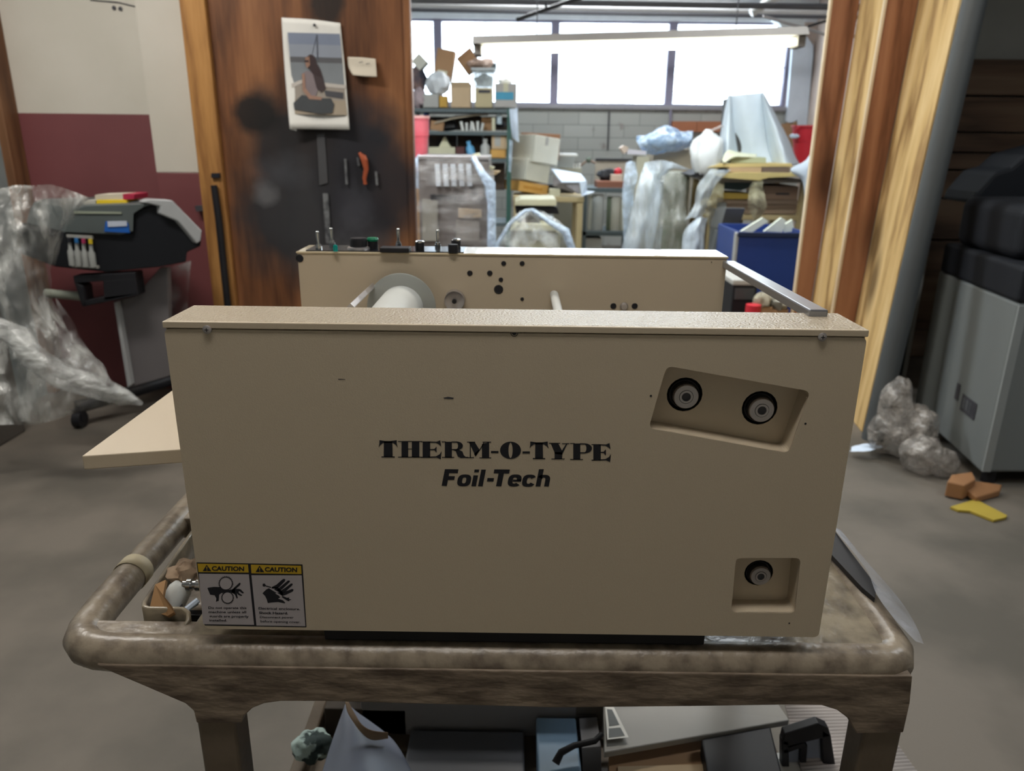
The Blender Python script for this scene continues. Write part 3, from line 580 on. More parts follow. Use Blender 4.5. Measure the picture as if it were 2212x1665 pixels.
tx('Do not operate this', 328, 940, 1003, 943, 42); tx('machine unless all', 333, 1015, 998, 1018, 42); tx('guards are properly', 345, 1090, 1042, 1095, 42); tx('installed.', 345, 1162, 660, 1165, 42)
tx('Electrical enclosure.', 1215, 950, 1952, 965, 42); tx('Shock Hazard.', 1225, 1030, 1738, 1038, 42, .03); tx('Disconnect power', 1240, 1105, 1840, 1112, 42, .012); tx('before opening cover.', 1250, 1178, 1958, 1195, 42, .012)
def dring(cx, cy, r0, r1, teeth, m, lay):
    n = teeth*2
    for k in range(n):
        a, c = 2*math.pi*k/n, 2*math.pi*(k+1)/n; R = r1 if k % 2 else r1*.9
        d([(cx+r0*math.cos(a), cy+r0*math.sin(a)), (cx+R*math.cos(a), cy+R*math.sin(a)), (cx+R*math.cos(c), cy+R*math.sin(c)), (cx+r0*math.cos(c), cy+r0*math.sin(c))], m, lay)
d([(310, 570), (430, 552), (540, 556), (620, 610), (740, 600), (800, 570), (800, 660), (720, 650), (560, 660), (520, 690), (512, 800), (462, 815), (470, 760), (440, 700), (360, 690)], BLACK, 3)
d([(740, 610), (790, 560), (880, 478), (900, 488), (890, 520), (810, 590), (870, 585), (905, 600), (962, 660), (930, 668), (880, 630), (860, 640), (880, 670), (930, 700), (910, 715), (860, 695), (830, 660), (850, 750), (828, 760), (800, 690), (740, 650)], BLACK, 3)
def dd(cx, cy, r, m, lay): d([(cx+r*math.cos(2*math.pi*k/24), cy+r*math.sin(2*math.pi*k/24)) for k in range(24)], m, lay)
dd(637, 492, 110, CW, 4); dring(637, 492, 106, 132, 26, BLACK, 5); dd(668, 742, 95, CW, 4); dring(668, 742, 92, 116, 24, BLACK, 5)
# hand with the bolt
d([(1450, 555), (1530, 515), (1640, 420), (1670, 408), (1692, 425), (1680, 455), (1580, 560), (1500, 600)], BLACK, 3)
d([(1540, 600), (1640, 520), (1735, 440), (1768, 440), (1772, 462), (1660, 570), (1580, 640)], BLACK, 3)
d([(1580, 640), (1700, 560), (1790, 492), (1822, 495), (1818, 520), (1700, 630), (1620, 690)], BLACK, 3)
d([(1600, 680), (1700, 630), (1810, 588), (1838, 600), (1825, 632), (1710, 690), (1640, 712), (1560, 680)], BLACK, 3)
d([(1450, 560), (1560, 560), (1640, 640), (1640, 712), (1540, 670), (1440, 590)], BLACK, 3)
d([(1285, 665), (1350, 600), (1400, 575), (1560, 680), (1600, 740), (1560, 760), (1650, 790), (1690, 830), (1680, 845), (1560, 820), (1440, 830), (1380, 840), (1360, 770), (1330, 710)], BLACK, 3)
d([(1318, 520), (1440, 552), (1438, 572), (1325, 535)], BLACK, 3); d([(1290, 500), (1320, 490), (1345, 520), (1320, 550), (1290, 540)], BLACK, 3)
for a in ([(1425, 580), (1510, 585), (1490, 600), (1580, 650), (1540, 655), (1640, 712), (1590, 715), (1510, 668), (1540, 660), (1440, 600)],): d(a, CW, 4)
d([(1640, 712), (1720, 745), (1760, 740), (1755, 765), (1800, 775), (1760, 790), (1760, 808), (1715, 790), (1630, 735)], BLACK, 3)
b.build('caution_decal', cover, label='black, yellow and white caution decal')
# rear housing
b = MB(); b.box(RX0, RX1, RY0, RY1, FZ0, FZ1-.002, BEIGE); b.box(RX0-.002, RX1+.002, RY0-.002, RY1+.002, FZ1-.004, FZ1, BEIGER); rh = b.build('rear_housing', mc, bevel=.0018)
for u, v, r in ((647, 558, .0063), (1088, 569, .004), (1128, 569, .004), (1015, 590, .0045), (1058, 590, .0045), (1082, 604, .0037), (1077, 625, .0075), (1128, 646, .003), (1325, 661, .005), (1371, 661, .005), (1537, 566, .0009)):
    b = MB(); c = at(u, v, Y=RY0-.0008); b.lathe([(r*1.1, 0), (r*.9, .0006), (r*.85, .0002)], c, DARK, n=18, axis='Y'); b.disc(c-Vector((0, .0001, 0)), r*.9, BLACK, 18); b.build('mounting_hole', rh)
# foil core: flange and tube
c = at(868, 663, Y=1.296)
b = MB(); b.lathe([(.002, 0), (.0585, 0), (.060, .001), (.060, .004), (.0585, .005), (.02, .005)], c, STEEL if 0 else mat('pale_flange', (.40, .42, .40), .4, metal=.2), n=56, axis='Y'); b.build('foil_flange', mc)
c2 = at(985, 652, Y=1.30)
b = MB(); b.lathe([(.0385, .004), (.0385, .20), (.034, .42-.01), (.02, .415)], c, WPLA, n=40, axis='Y'); b.build('foil_core_tube', mc)
b = MB(); b.cyl((c.x, FY1, c.z), (c.x, RY0, c.z), .010, CHROME); b.build('foil_shaft', mc)
b = MB(); c = at(982, 649, Y=1.31); b.lathe([(.0, .004), (.014, .004), (.0175, .006), (.018, .003), (.018, -.01)], c, STEEL, n=36, axis='Y'); b.build('tension_disc', mc)
b = MB(); b.cyl(c-Vector((0, .010, 0)), c+Vector((0, .003, 0)), .004, DARK, n=12); b.build('tension_nut', mc)
b = MB(); a, e = at(805, 618, Y=1.31), at(757, 664, Y=1.05); b.tube([a, e], .006, STEEL, 4, smooth=False); b.build('tie_bar', mc, bevel=.001)
b = MB(); a = at(1198, 636, Y=1.30); b.tube([(a.x, 1.315, a.z-.003), (a.x, 1.12, a.z-.003)], .0075, WPLA, 16); b.build('guide_pin', mc)
c = at(1348, 662, Y=1.318); b = MB(); b.lathe([(.0, .006), (.005, .006), (.007, .003), (.0075, 0)], c, STEEL, n=20, axis='Y'); b.build('roller_bolt', mc)
b = MB(); a, e = at(1573, 570, Y=RY0+.005), at(1768, 680, Y=FY1-.02)
n_ = Vector((0, 0, 1)); wv = Vector((.011, 0, 0)); th = .006
b.add([a-wv-n_*th, a+wv-n_*th, a+wv+n_*th, a-wv+n_*th, e-wv-n_*th, e+wv-n_*th, e+wv+n_*th, e-wv+n_*th], [(0, 1, 2, 3), (7, 6, 5, 4), (0, 4, 5, 1), (1, 5, 6, 2), (2, 6, 7, 3), (3, 7, 4, 0)], mat('grey_bar', (.30, .31, .34), .3, metal=.7)); b.build('cross_bar', mc, bevel=.002)
# rollers and base between the housings
for x, z, r, m in ((.10, 1.02, .03, DARK), (.17, .99, .025, STEEL), (.27, .93, .022, DARK), (-.18, 1.0, .02, STEEL)):
    b = MB(); b.cyl((x, FY1, z), (x, RY0, z), r, m); b.build('roller', mc)
b = MB(); b.box(-.235, .243, .80, 1.39, .848, .871, BLACKP); b.build('base_pan', mc, bevel=.002)
for x in (-.21, .22):
    for y in (.84, 1.36): b = MB(); b.cyl((x, y, .8388), (x, y, .853), .014, BLACKP, n=16); b.build('rubber_foot', mc)
# feed tray
ft = [(-.551, .881), (-.30, .937), (-.30, 1.30), (-.551, 1.30)]
b = MB(); b.prism([(x, y, 1.060) for x, y in ft], (0, 0, -.0195), BEIGE); b.build('feed_tray', mc, bevel=.0015)
# control panel
zp = FZ1
b = MB(); p0, p1 = at(655, 541, Z=zp), at(1000, 545, Z=zp)
b.box(RX0+.014, p1.x+.002, RY0+.006, RY1-.008, zp, zp+.0015, mat('glossy_black_panel', (.012, .013, .018), .18)); cp_ = b.build('control_panel', mc)
def onp(u, v): return at(u, v, Z=zp+.0015)
def toggle(u, v, lean):
    c = onp(u, v); b = MB(); b.cyl(c, c+Vector((0, 0, .005)), .006, CHROME, n=6, smooth=False); b.cyl(c+Vector((0, 0, .004)), c+Vector((0, 0, .009)), .0042, CHROME, n=14)
    b.tube([c+Vector((0, 0, .008)), c+Vector((lean, 0, .024)), c+Vector((lean*1.1, 0, .029))], [.0022, .0032, .0030], CHROME, 12); b.ball(c+Vector((lean*1.1, 0, .029)), .0033, CHROME, 8); b.build('toggle_switch', cp_)
toggle(689, 538, -.001); toggle(718, 530, -.001); toggle(861, 531, 0); toggle(946, 534, 0)
def knob(u, v, r, h, m, top=None, col=None):
    c = onp(u, v); b = MB()
    if col: b.lathe([(0, 0), (r*1.35, 0), (r*1.3, .003), (r, .004)], c, col, n=24)
    b.lathe([(r, 0), (r*1.02, h*.8), (r*.93, h), (0, h)], c, m, n=28)
    if top: b.lathe([(r*.96, h*.75), (r*1.0, h*1.02), (r*.8, h*1.12), (0, h*1.12)], c, top, n=24)
    b.build('knob', cp_)
knob(775, 537, .0150, .019, BLACKP, col=STEEL); knob(907, 540, .0080, .015, BLACKP, CHROME); knob(985, 534, .0085, .014, BLACKP, CHROME); knob(979, 545, .0088, .014, BLACKP)
b = MB(); c = onp(806, 536); b.lathe([(.009, 0), (.009, .013), (0, .013)], c, BLACKP); b.lathe([(.0095, .013), (.0105, .016), (.009, .019), (0, .0195)], c, GREEN); b.build('start_button', cp_)
b = MB(); c = onp(725, 543); b.lathe([(.004, 0), (.004, .006), (.0042, .006), (.0035, .011), (0, .012)], c, TEAL); b.build('indicator_lamp', cp_)
b = MB(); c0, c1 = onp(820, 545), onp(884, 545); b.box(c0.x, c1.x, c0.y, c0.y+.03, zp+.0015, zp+.009, BLACKP); b.build('counter_display', cp_, bevel=.001)
# ------------------------------------------------------------------ utility cart
ct = thing('utility_cart', 'scuffed taupe plastic utility cart carrying the foil machine', 'cart', (-.02, 1.1, 0))
YA = .778
apr = [(205, 1372), (205, 1425), (222, 1444), (250, 1456), (330, 1490), (400, 1520), (418, 1536), (424, 1562), (522, 1562), (527, 1547), (545, 1530), (570, 1520), (605, 1515), (700, 1515), (1200, 1529), (1500, 1526), (1700, 1523), (1775, 1524), (1808, 1534), (1832, 1552), (1850, 1585), (1952, 1583), (1966, 1520), (1974, 1450), (1968, 1412), (1962, 1402), (1600, 1420), (1100, 1420), (700, 1412), (480, 1390), (360, 1372), (260, 1355)]
def flatz(p, z): return Vector((p.x, YA, z))
pts = [at(u, v, Y=YA) for u, v in apr]
topz = .8455
at_ = .8235
pts = [Vector((p.x, YA, min(p.z, at_))) for p in pts]
k = next(i for i, q in enumerate(apr) if q == (1968, 1412))
for i in range(k, len(pts)): pts[i].z = at_
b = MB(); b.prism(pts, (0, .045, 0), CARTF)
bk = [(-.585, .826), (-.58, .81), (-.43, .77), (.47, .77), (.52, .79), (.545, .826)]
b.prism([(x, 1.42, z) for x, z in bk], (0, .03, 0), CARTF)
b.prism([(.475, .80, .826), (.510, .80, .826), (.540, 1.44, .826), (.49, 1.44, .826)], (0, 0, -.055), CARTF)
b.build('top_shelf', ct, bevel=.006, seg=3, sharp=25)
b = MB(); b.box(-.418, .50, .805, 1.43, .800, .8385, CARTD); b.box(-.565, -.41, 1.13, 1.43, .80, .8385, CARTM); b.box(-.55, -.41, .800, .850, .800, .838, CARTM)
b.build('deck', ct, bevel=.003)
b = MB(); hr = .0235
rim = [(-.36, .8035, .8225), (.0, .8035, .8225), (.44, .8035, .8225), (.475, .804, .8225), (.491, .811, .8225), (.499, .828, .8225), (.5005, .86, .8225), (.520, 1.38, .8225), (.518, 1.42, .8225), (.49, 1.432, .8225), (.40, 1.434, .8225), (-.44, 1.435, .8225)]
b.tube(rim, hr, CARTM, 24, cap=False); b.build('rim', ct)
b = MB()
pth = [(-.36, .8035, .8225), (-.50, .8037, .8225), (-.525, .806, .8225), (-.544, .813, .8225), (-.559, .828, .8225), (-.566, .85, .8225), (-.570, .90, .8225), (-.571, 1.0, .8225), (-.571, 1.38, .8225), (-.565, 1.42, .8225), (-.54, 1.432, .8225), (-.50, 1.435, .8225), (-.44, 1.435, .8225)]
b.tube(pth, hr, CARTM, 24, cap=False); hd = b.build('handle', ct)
b = MB(); b.tube([(-.571, .975, .8225), (-.571, 1.0, .8225)], hr+.0012, TAPE, 24, cap=False); b.build('tape_wrap', hd, solid=.0008, label='cream masking tape wrapped round the handle')
# caddy wall strip
b = MB()
wp = [(-.516, 1.13, .850), (-.507, 1.0, .850), (-.500, .90, .850), (-.498, .875, .850), (-.494, .866, .850), (-.486, .862, .850), (-.46, .862, .850), (-.44, .862, .850), (-.430, .856, .848), (-.427, .846, .843), (-.432, .838, .836), (-.445, .832, .828), (-.468, .829, .820)]
vs = []; 
for x, y, z in wp: vs += [Vector((x, y, z)), Vector((x, y, .800))]
b.add(vs, [(2*i, 2*i+1, 2*i+3, 2*i+2) for i in range(len(wp)-1)], CARTD, True); b.build('caddy_wall', ct, solid=.006, bevel=.002)
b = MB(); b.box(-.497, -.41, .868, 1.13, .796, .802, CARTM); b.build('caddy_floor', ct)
# legs, lower shelf, casters
def leg(cx, cy, w0, w1, d0=.046):
    b = MB(); n = 1
    A_ = [(-w0/2, -d0/2), (w0/2, -d0/2), (w0/2, d0/2), (-w0/2, d0/2)]
    v = [Vector((cx+x, cy+y, .775)) for x, y in A_]+[Vector((cx+x*w1/w0, cy+y, .14)) for x, y in A_]
    b.add(v, [(0, 1, 2, 3), (7, 6, 5, 4), (0, 4, 5, 1), (1, 5, 6, 2), (2, 6, 7, 3), (3, 7, 4, 0)], CARTL); b.build('leg', ct, bevel=.006, seg=3)
lx = (at(425, 1600, Y=YA).x+at(508, 1600, Y=YA).x)/2; rx = (at(1866, 1600, Y=YA).x+at(1954, 1600, Y=YA).x)/2
for x in (lx, rx):
    for y in (.806, 1.405): leg(x, y, .050, .046)
b = MB(); b.box(-.43, .55, .80, 1.44, .215, .232, CARTL); b.box(-.435, -.405, .80, 1.44, .215, .262, CARTL); b.box(.52, .555, .80, 1.44, .215, .255, CARTL); b.box(-.43, .55, 1.42, 1.445, .215, .255, CARTL); b.box(-.43, .55, .79, .815, .16, .262, CARTL)
b.build('lower_shelf', ct, bevel=.005)
for x in (lx, rx):
    for y in (.84, 1.38):
        b = MB(); b.cyl((x, y, .14), (x, y, .215), .012, STEEL); b.box(x-.02, x+.02, y-.012, y+.012, .10, .145, STEEL); b.cyl((x-.014, y, .055), (x+.014, y, .055), .055, BLACKP, n=28); b.box(x-.02, x-.016, y-.014, y+.014, .05, .12, STEEL); b.box(x+.016, x+.02, y-.014, y+.014, .05, .12, STEEL); b.build('caster', ct)
# things in the cart caddy
bt = thing('white_bottle', 'small white plastic bottle lying in the cart caddy', 'bottle', (-.452, .93, .803))
def U(u, v, z): return at(u, v, Z=z)
a, e = U(372, 1305, .825), U(395, 1262, .850); b = MB(); b.tube([a, a+(e-a)*.75, e], [.017, .016, .012], WPLA, 20, flat=1.0); b.build('body', bt)
fit = thing('metal_fitting', 'ribbed silver pipe fitting on the white bottle', 'fitting', tuple(U(405, 1266, .850)))
a = U(396, 1263, .852); b = MB(); b.lathe([(0, 0), (.006, 0), (.006, .006), (.009, .006), (.009, .012), (.006, .012), (.0065, .018), (.0085, .019), (.0085, .032), (0, .032)], a, CHROME, n=20, axis='X'); b.build('fitting_body', fit)
b = MB(); q = [U(322, 1318, .840), U(335, 1262, .862), U(358, 1252, .866), U(352, 1285, .86), U(368, 1305, .86), U(376, 1322, .852), U(362, 1330, .842)]
b.prism(q, (0, .004, -.006), mat('torn_cardboard', (.36, .20, .085), .85)); tag(b.build('cardboard_scrap'), 'torn folded brown cardboard scrap in cart caddy', 'cardboard')
b = MB(); b.ball(U(400, 1235, .852), .020, mat('crumpled_kraft', (.42, .30, .20), .85, c2=(.2, .13, .08), scale=40, fac=1), 12, (1, 1.2, .8), .5, 3); tag(b.build('crumpled_paper'), 'crumpled brown paper behind the white bottle', 'paper')
b = MB(); q = U(410, 1315, .83); b.box(q.x-.018, q.x+.018, q.y-.006, q.y+.006, q.z-.02, q.z-.006, BLACKP, None); b.tube([U(388, 1310, .84), U(398, 1318, .835), U(425, 1300, .84)], .0045, BLACKP, 8); b.tube([U(400, 1318, .838), U(428, 1296, .845)], .004, WHITEB, 6); tag(b.build('black_clip'), 'black plastic clip with pale strip in cart caddy', 'clip')
# black rail and film at the right rim
b = MB(); q = [at(u, v, Z=.853) for u, v in ((1770, 1150), (1803, 1146), (1894, 1266), (1890, 1292), (1862, 1268), (1780, 1180))]
b.prism(q, (0, 0, -.008), BLACKP);  tag(b.build('black_rail'), 'black plastic rail lying on right rim of cart', 'rail')
b = MB(); b.grid([[at(1800, 1140, Z=.856), at(1806, 1140, Z=.855), at(1816, 1145, Z=.85)], [at(1868, 1225, Z=.866), at(1876, 1224, Z=.860), at(1888, 1230, Z=.852)], [at(1895, 1285, Z=.860), at(1915, 1275, Z=.856), at(1940, 1290, Z=.84)], [at(1935, 1340, Z=.853), at(1950, 1335, Z=.848), at(1972, 1338, Z=.835)], [at(1978, 1385, Z=.85), at(1988, 1388, Z=.848), at(1996, 1391, Z=.845)]], mat('film_strip', (.50, .52, .58), .2, trans=.5, scale=10, bump=.5, bscale=30, spec=.9), sub=8, amp=.0015, fr=20)
tag(b.build('plastic_strip'), 'clear plastic film strip sticking out past right rim of cart', 'plastic sheet')
# ------------------------------------------------------------------ on the lower shelf
zs = .233
gb = thing('grey_metal_box', 'dark grey sheet metal box on the lower cart shelf', 'box', (0, 1.34, zs))
p0, p1 = at(783, 1590, Y=1.30), at(1303, 1600, Y=1.30)
b = MB(); b.box(p0.x, p1.x, 1.30, 1.415, zs, .42, GREYB); b.build('body', gb, bevel=.004)
b = MB(); q0, q1 = at(1245, 1524, Y=1.299), at(1300, 1575, Y=1.299); b.box(q0.x, q1.x, 1.298, 1.2995, q1.z, q0.z, mat('dull_label', (.14, .13, .12), .6))
for k in range(6): b.box(q0.x+.004, q1.x-.006-.004*(k % 3), 1.2975, 1.298, q1.z+.006+k*.0065, q1.z+.008+k*.0065, LOGOG)
b.build('label_plate', gb)
gs = thing('rolled_grey_sheet', 'grey card sheet curled into a cone on lower shelf', 'sheet', (-.2, 1.15, zs))
b = MB(); ap = at(747, 1520, Y=1.22)
ba = [at(690, 1690, Y=1.10), at(720, 1700, Y=1.02), at(800, 1700, Y=1.0), at(900, 1690, Y=1.06)]
b.grid([[ap, ap+Vector((.002, -.004, 0)), ap+Vector((.008, -.004, -.002)), ap+Vector((.02, .0, -.02))], [at(715, 1610, Y=1.17), at(740, 1610, Y=1.12), at(790, 1615, Y=1.11), at(850, 1600, Y=1.18)], [q for q in ba]], GREYC, sub=8); b.build('cone', gs, solid=.002)
b = MB(); b.pxgrid([[(746, 1516, 1.19), (752, 1540, 1.16), (775, 1575, 1.13), (802, 1597, 1.13), (838, 1594, 1.15)], [(753, 1517, 1.19), (767, 1543, 1.16), (784, 1567, 1.13), (805, 1578, 1.13), (838, 1582, 1.15)]], mat('kraft_edge', (.30, .20, .12), .8), sub=5); b.build('curled_edge', gs, solid=.002)
b = MB(); b.box(-.21, .03+.0, .90, 1.285, zs, .262, mat('dark_grey_board', (.14, .15, .18), .4, c2=(.11, .12, .14), scale=3)); tag(b.build('dark_flat_case', bevel=.004), 'dark grey flat case on lower shelf before metal box', 'case')
b = MB(); p0, p1 = at(1160, 1600, Z=.30), at(1250, 1600, Z=.30); b.box(p0.x, p1.x, .95, 1.29, zs, .295, mat('pale_blue_metal', (.24, .38, .55), .4)); tag(b.build('blue_grey_box', bevel=.004), 'pale blue grey box beside the dark flat case', 'box')
b = MB(); b.tube([at(1200, 1648, Z=.31), at(1212, 1625, Z=.325), at(1240, 1610, Z=.33), at(1285, 1600, Z=.335), at(1300, 1585, Z=.34)], [.008, .007, .006, .006, .005], BLACKP, 10); tag(b.build('black_strap'), 'black strap end lying across the pale blue box', 'strap')
b = MB(); b.pxp([(1258, 1615), (1298, 1612), (1300, 1680), (1258, 1690)], 1.20, 1.28, mat('grey_foam', (.25, .25, .27), .8)); tag(b.build('grey_block'), 'pale grey block between blue box and white lidded box', 'block')
wb = thing('white_lidded_box', 'pale grey box with tilted lid on lower cart shelf', 'box', tuple(at(1500, 1600, Z=zs)))
b = MB(); lid = [at(1303, 1500, Z=.345), at(1655, 1480, Z=.345), at(1705, 1555, Z=.335), at(1305, 1625, Z=.335)]
b.prism(lid, (0, 0, -.014), mat('pale_grey_lid', (.30, .29, .27), .5)); b.build('lid', wb, bevel=.002)
b = MB(); xx = [q.x for q in lid]; b.box(lid[3].x+.01, .34, 1.33, 1.41, zs, .322, mat('pale_grey_lid', (0, 0, 0))); b.build('body', wb, bevel=.003)
b = MB(); L_ = lambda u, v: at(u, v, Z=.3465)
b.add([L_(1307, 1525), L_(1326, 1527), L_(1358, 1592), L_(1312, 1597)], [(0, 1, 2, 3)], WHITE)
L2 = lambda u, v: at(u, v, Z=.3470)
b.add([L2(1311, 1531), L2(1322, 1532), L2(1338, 1565), L2(1316, 1568)], [(0, 1, 2, 3)], mat('label_print', (.10, .11, .11), .6)); b.add([L2(1315, 1573), L2(1340, 1571), L2(1350, 1589), L2(1315, 1593)], [(0, 1, 2, 3)], mat('label_print', (0, 0, 0)))
b.build('printed_label', wb)
b = MB(); q = [at(1315, 1632, Z=.30), at(1520, 1598, Z=.30), at(1545, 1720, Z=.29), at(1318, 1730, Z=.29)]; b.prism(q, (0, 0, -.056), CARD); b.prism([at(1335, 1655, Z=.301), at(1525, 1650, Z=.301), at(1545, 1715, Z=.295), at(1335, 1725, Z=.295)], (0, 0, -.004), CARDP); tag(b.build('cardboard_box'), 'open brown cardboard box under the tilted white lid', 'box')
cr = thing('black_crate', 'black plastic crate with oval grip on lower shelf', 'crate', (.30, 1.15, zs))
b = MB(); q = [at(1515, 1596, Z=.33), at(1665, 1568, Z=.33), at(1702, 1720, Z=.33), at(1540, 1730, Z=.33)]; b.prism(q, (0, 0, -.09), BLACKP); b.build('body', cr, bevel=.004)
b = MB(); 
for s in ([(1695, 1585), (1768, 1562), (1790, 1572), (1795, 1590), (1705, 1612), (1690, 1608)], [(1690, 1620), (1738, 1605), (1742, 1612), (1692, 1630)], [(1775, 1575), (1795, 1588), (1812, 1700), (1780, 1710)], [(1730, 1612), (1745, 1610), (1740, 1690), (1728, 1692)], [(1690, 1600), (1704, 1600), (1706, 1700), (1690, 1700)]): b.prism([at(u, v, Y=1.20) for u, v in s], (0, .02, 0), BLACKP)
b.prism([at(u, v, Y=1.212) for u, v in ((1690, 1600), (1785, 1575), (1800, 1700), (1690, 1700))], (0, .004, 0), GREYC)
b.build('grip_panel', cr, bevel=.002)
CORR = mat('white_corrugated', (.42, .38, .36), .8)
b = MB(); n = 26; c0 = [at(1690, 1500, Z=.27), at(1860, 1500, Z=.27), at(1990, 1680, Z=.27), at(1740, 1700, Z=.27)]
rows = []
for i in range(n*4+1):
    f = i/(n*4); a = c0[0].lerp(c0[3], f); e = c0[1].lerp(c0[2], f); zz_ = .0018*math.sin(i*math.pi/2); rows.append((a+Vector((0, 0, zz_)), e+Vector((0, 0, zz_))))
vs = [p for r in rows for p in r]; b.add(vs, [(2*i, 2*i+1, 2*i+3, 2*i+2) for i in range(len(rows)-1)], CORR, True)
tag(b.build('corrugated_sheet', solid=.003), 'ribbed white corrugated cardboard sheet at right of lower shelf', 'cardboard')
b = MB(); b.box(.44, .60, 1.13, 1.24, .236, .258, WHITE); b.box(.45, .605, 1.12, 1.235, .259, .262, WHITE); tag(b.build('paper_stack'), 'white paper stack poking out beyond right cart leg', 'paper')
b = MB(); b.ball(at(672, 1612, Z=.30), .034, mat('teal_white_cloth', (.40, .52, .50), .8, c2=(.03, .05, .05), scale=30, fac=1, contrast=(.47, .53)), 24, (1.1, 1, .8), .3, 8); tag(b.build('crumpled_cloth'), 'crumpled white and dark teal cloth at left of lower shelf', 'cloth')
b = MB(); b.box(-.395, -.22, 1.30, 1.41, zs, .30, mat('brown_dark_box', (.05, .038, .028), .7)); tag(b.build('dark_brown_box', bevel=.003), 'dark brown box in back left corner of lower shelf', 'box')
# ------------------------------------------------------------------ generic boxes
def rotY(c, deg, yaw=0):
    return Matrix.Translation(c) @ Matrix.Rotation(math.radians(yaw), 4, 'Z') @ Matrix.Rotation(math.radians(deg), 4, 'Y') @ Matrix.Translation(-Vector(c))
def rect(u0, v0, u1, v1, Y):
    a = at((u0+u1)/2, v1, Y=Y); x0, x1 = at(u0, (v0+v1)/2, Y=Y).x, at(u1, (v0+v1)/2, Y=Y).x; return x0, x1, a.z, at((u0+u1)/2, v0, Y=Y).z
def carton(name, label, cat, m, u0, v0, u1, v1, Y, dep, tilt=0, yaw=0, group=None, tape=None, prt=None, open_=False, floor=False):
    x0, x1, z0, z1 = rect(u0, v0, u1, v1, Y)
    if floor: z0 = 0
    c = Vector(((x0+x1)/2, Y+dep/2, (z0+z1)/2)); M = rotY(c, tilt, yaw)
    r = thing(name, label, cat, (c.x, c.y, z0), group)
    b = MB()
    if open_:
        t = .012; b.box(x0, x1, Y, Y+t, z0, z1, m, M); b.box(x0, x1, Y+dep-t, Y+dep, z0, z1, m, M); b.box(x0, x0+t, Y+t, Y+dep-t, z0, z1, m, M); b.box(x1-t, x1, Y+t, Y+dep-t, z0, z1, m, M); b.box(x0+t, x1-t, Y+t, Y+dep-t, z0, z0+t, m, M)
        b.build('body', r)
        h = (z1-z0)*.3
        for s in (0, 1):
            f = MB(); yy = Y if s == 0 else Y+dep; dy = -h*.5 if s == 0 else h*.5
            f.add([M @ Vector(q) for q in ((x0, yy, z1), (x1, yy, z1), (x1, yy+dy, z1+h*.8), (x0, yy+dy, z1+h*.8))], [(0, 1, 2, 3)], m); f.build('flap', r, solid=.006)
    else:
        b.box(x0, x1, Y, Y+dep, z0, z1, m, M); b.build('body', r, bevel=.003)
    if tape:
        b = MB(); xm = (x0+x1)/2; b.box(xm-.025, xm+.025, Y-.002, Y+dep+.002, z1, z1+.002, tape, M); b.box(xm-.025, xm+.025, Y-.003, Y, z1-.08, z1+.002, tape, M); b.build('tape', r)
    if prt:
        b = MB(); mm, f0, f1, g0, g1 = prt; X = lambda f: x0+(x1-x0)*f; Zz = lambda f: z1-(z1-z0)*f
        b.box(X(f0), X(f1), Y-.003, Y, Zz(g1), Zz(g0), mm, M); b.build('printed_label', r)
    return r
def bottle(name, label, m, u, v0, v1, Y, wpx, tilt=0, capm=None, group=None, cat='bottle', neck=True):
    a = at(u, v1, Y=Y); z1 = at(u, v0, Y=Y).z; h = z1-a.z; r = wpx*mpp(Y)/2; T = thing(name, label, cat, tuple(a), group)
    M = rotY(a, tilt)
    def L_(prof, m_, nm):
        b = MB(); b.lathe(prof, a, m_, n=20); b.v = [M @ q for q in b.v]; return b.build(nm, T)
    if neck: L_([(0, 0), (r, 0), (r, h*.62), (r*.45, h*.78), (r*.45, h*.88)], m, 'body'); L_([(r*.5, h*.84), (r*.5, h), (0, h)], capm or m, 'cap')
    else: L_([(0, 0), (r, 0), (r, h*.9), (0, h*.9)], m, 'body'); L_([(r*1.05, h*.85), (r*1.05, h), (0, h)], capm or m, 'cap')
    return T
# ------------------------------------------------------------------ steel shelving
sx0, sx1 = at(886, 300, Y=8.0).x, at(1104, 300, Y=8.0).x
zt = at(1000, 235, Y=8.0).z; z2 = at(1000, 284, Y=8.0).z; z3 = at(1000, 342, Y=8.0).z
sh = thing('steel_shelving', 'tall dark steel shelving crowded with cartons left of windows', 'shelves', ((sx0+sx1)/2, 8.25, 0))
for z in (zt, z2, z3, .62, .2): b = MB(); b.box(sx0, sx1, 8.0, 8.55, z-.035, z, SHELFM); b.build('shelf', sh, bevel=.004)
for x in (sx0+.02, sx1-.02):
    for y in (8.02, 8.53): b = MB(); b.box(x-.022, x+.022, y-.022, y+.022, 0, zt+.01, SHELFG if x > -.5 else SHELFM); b.build('post', sh)
G1 = 'cartons on top of the steel shelving'
carton('carton', 'pale box lying on its corner, leftmost atop the shelving', 'box', CARDG, 893, 120, 918, 146, 8.2, .2, 45, group=G1)
carton('carton', 'tall narrow brown carton with cream label leaning on top of shelving', 'box', CARD, 940, 106, 978, 172, 8.25, .22, 10, group=G1, prt=(CREAM, .2, .75, .7, .95))
carton('carton', 'brown carton with flaps open, tipped over above the clear tub', 'box', CARD, 996, 118, 1034, 152, 8.3, .25, -38, group=G1, open_=True)
b = MB(); b.ball(at(1040, 137, Y=8.2), .08, mat('pinkish_paper', (.55, .42, .36), .8, c2=(.30, .19, .13), scale=12, fac=1), 10, (1.4, 1, .6), .5, 2); tag(b.build('crumpled_wrap'), 'crumpled brown wrapping paper lying over the clear tub', 'paper')
tb = thing('clear_tub', 'clear storage tub with grey contents atop the shelving', 'tub', tuple(at(1044, 188, Y=8.15)))
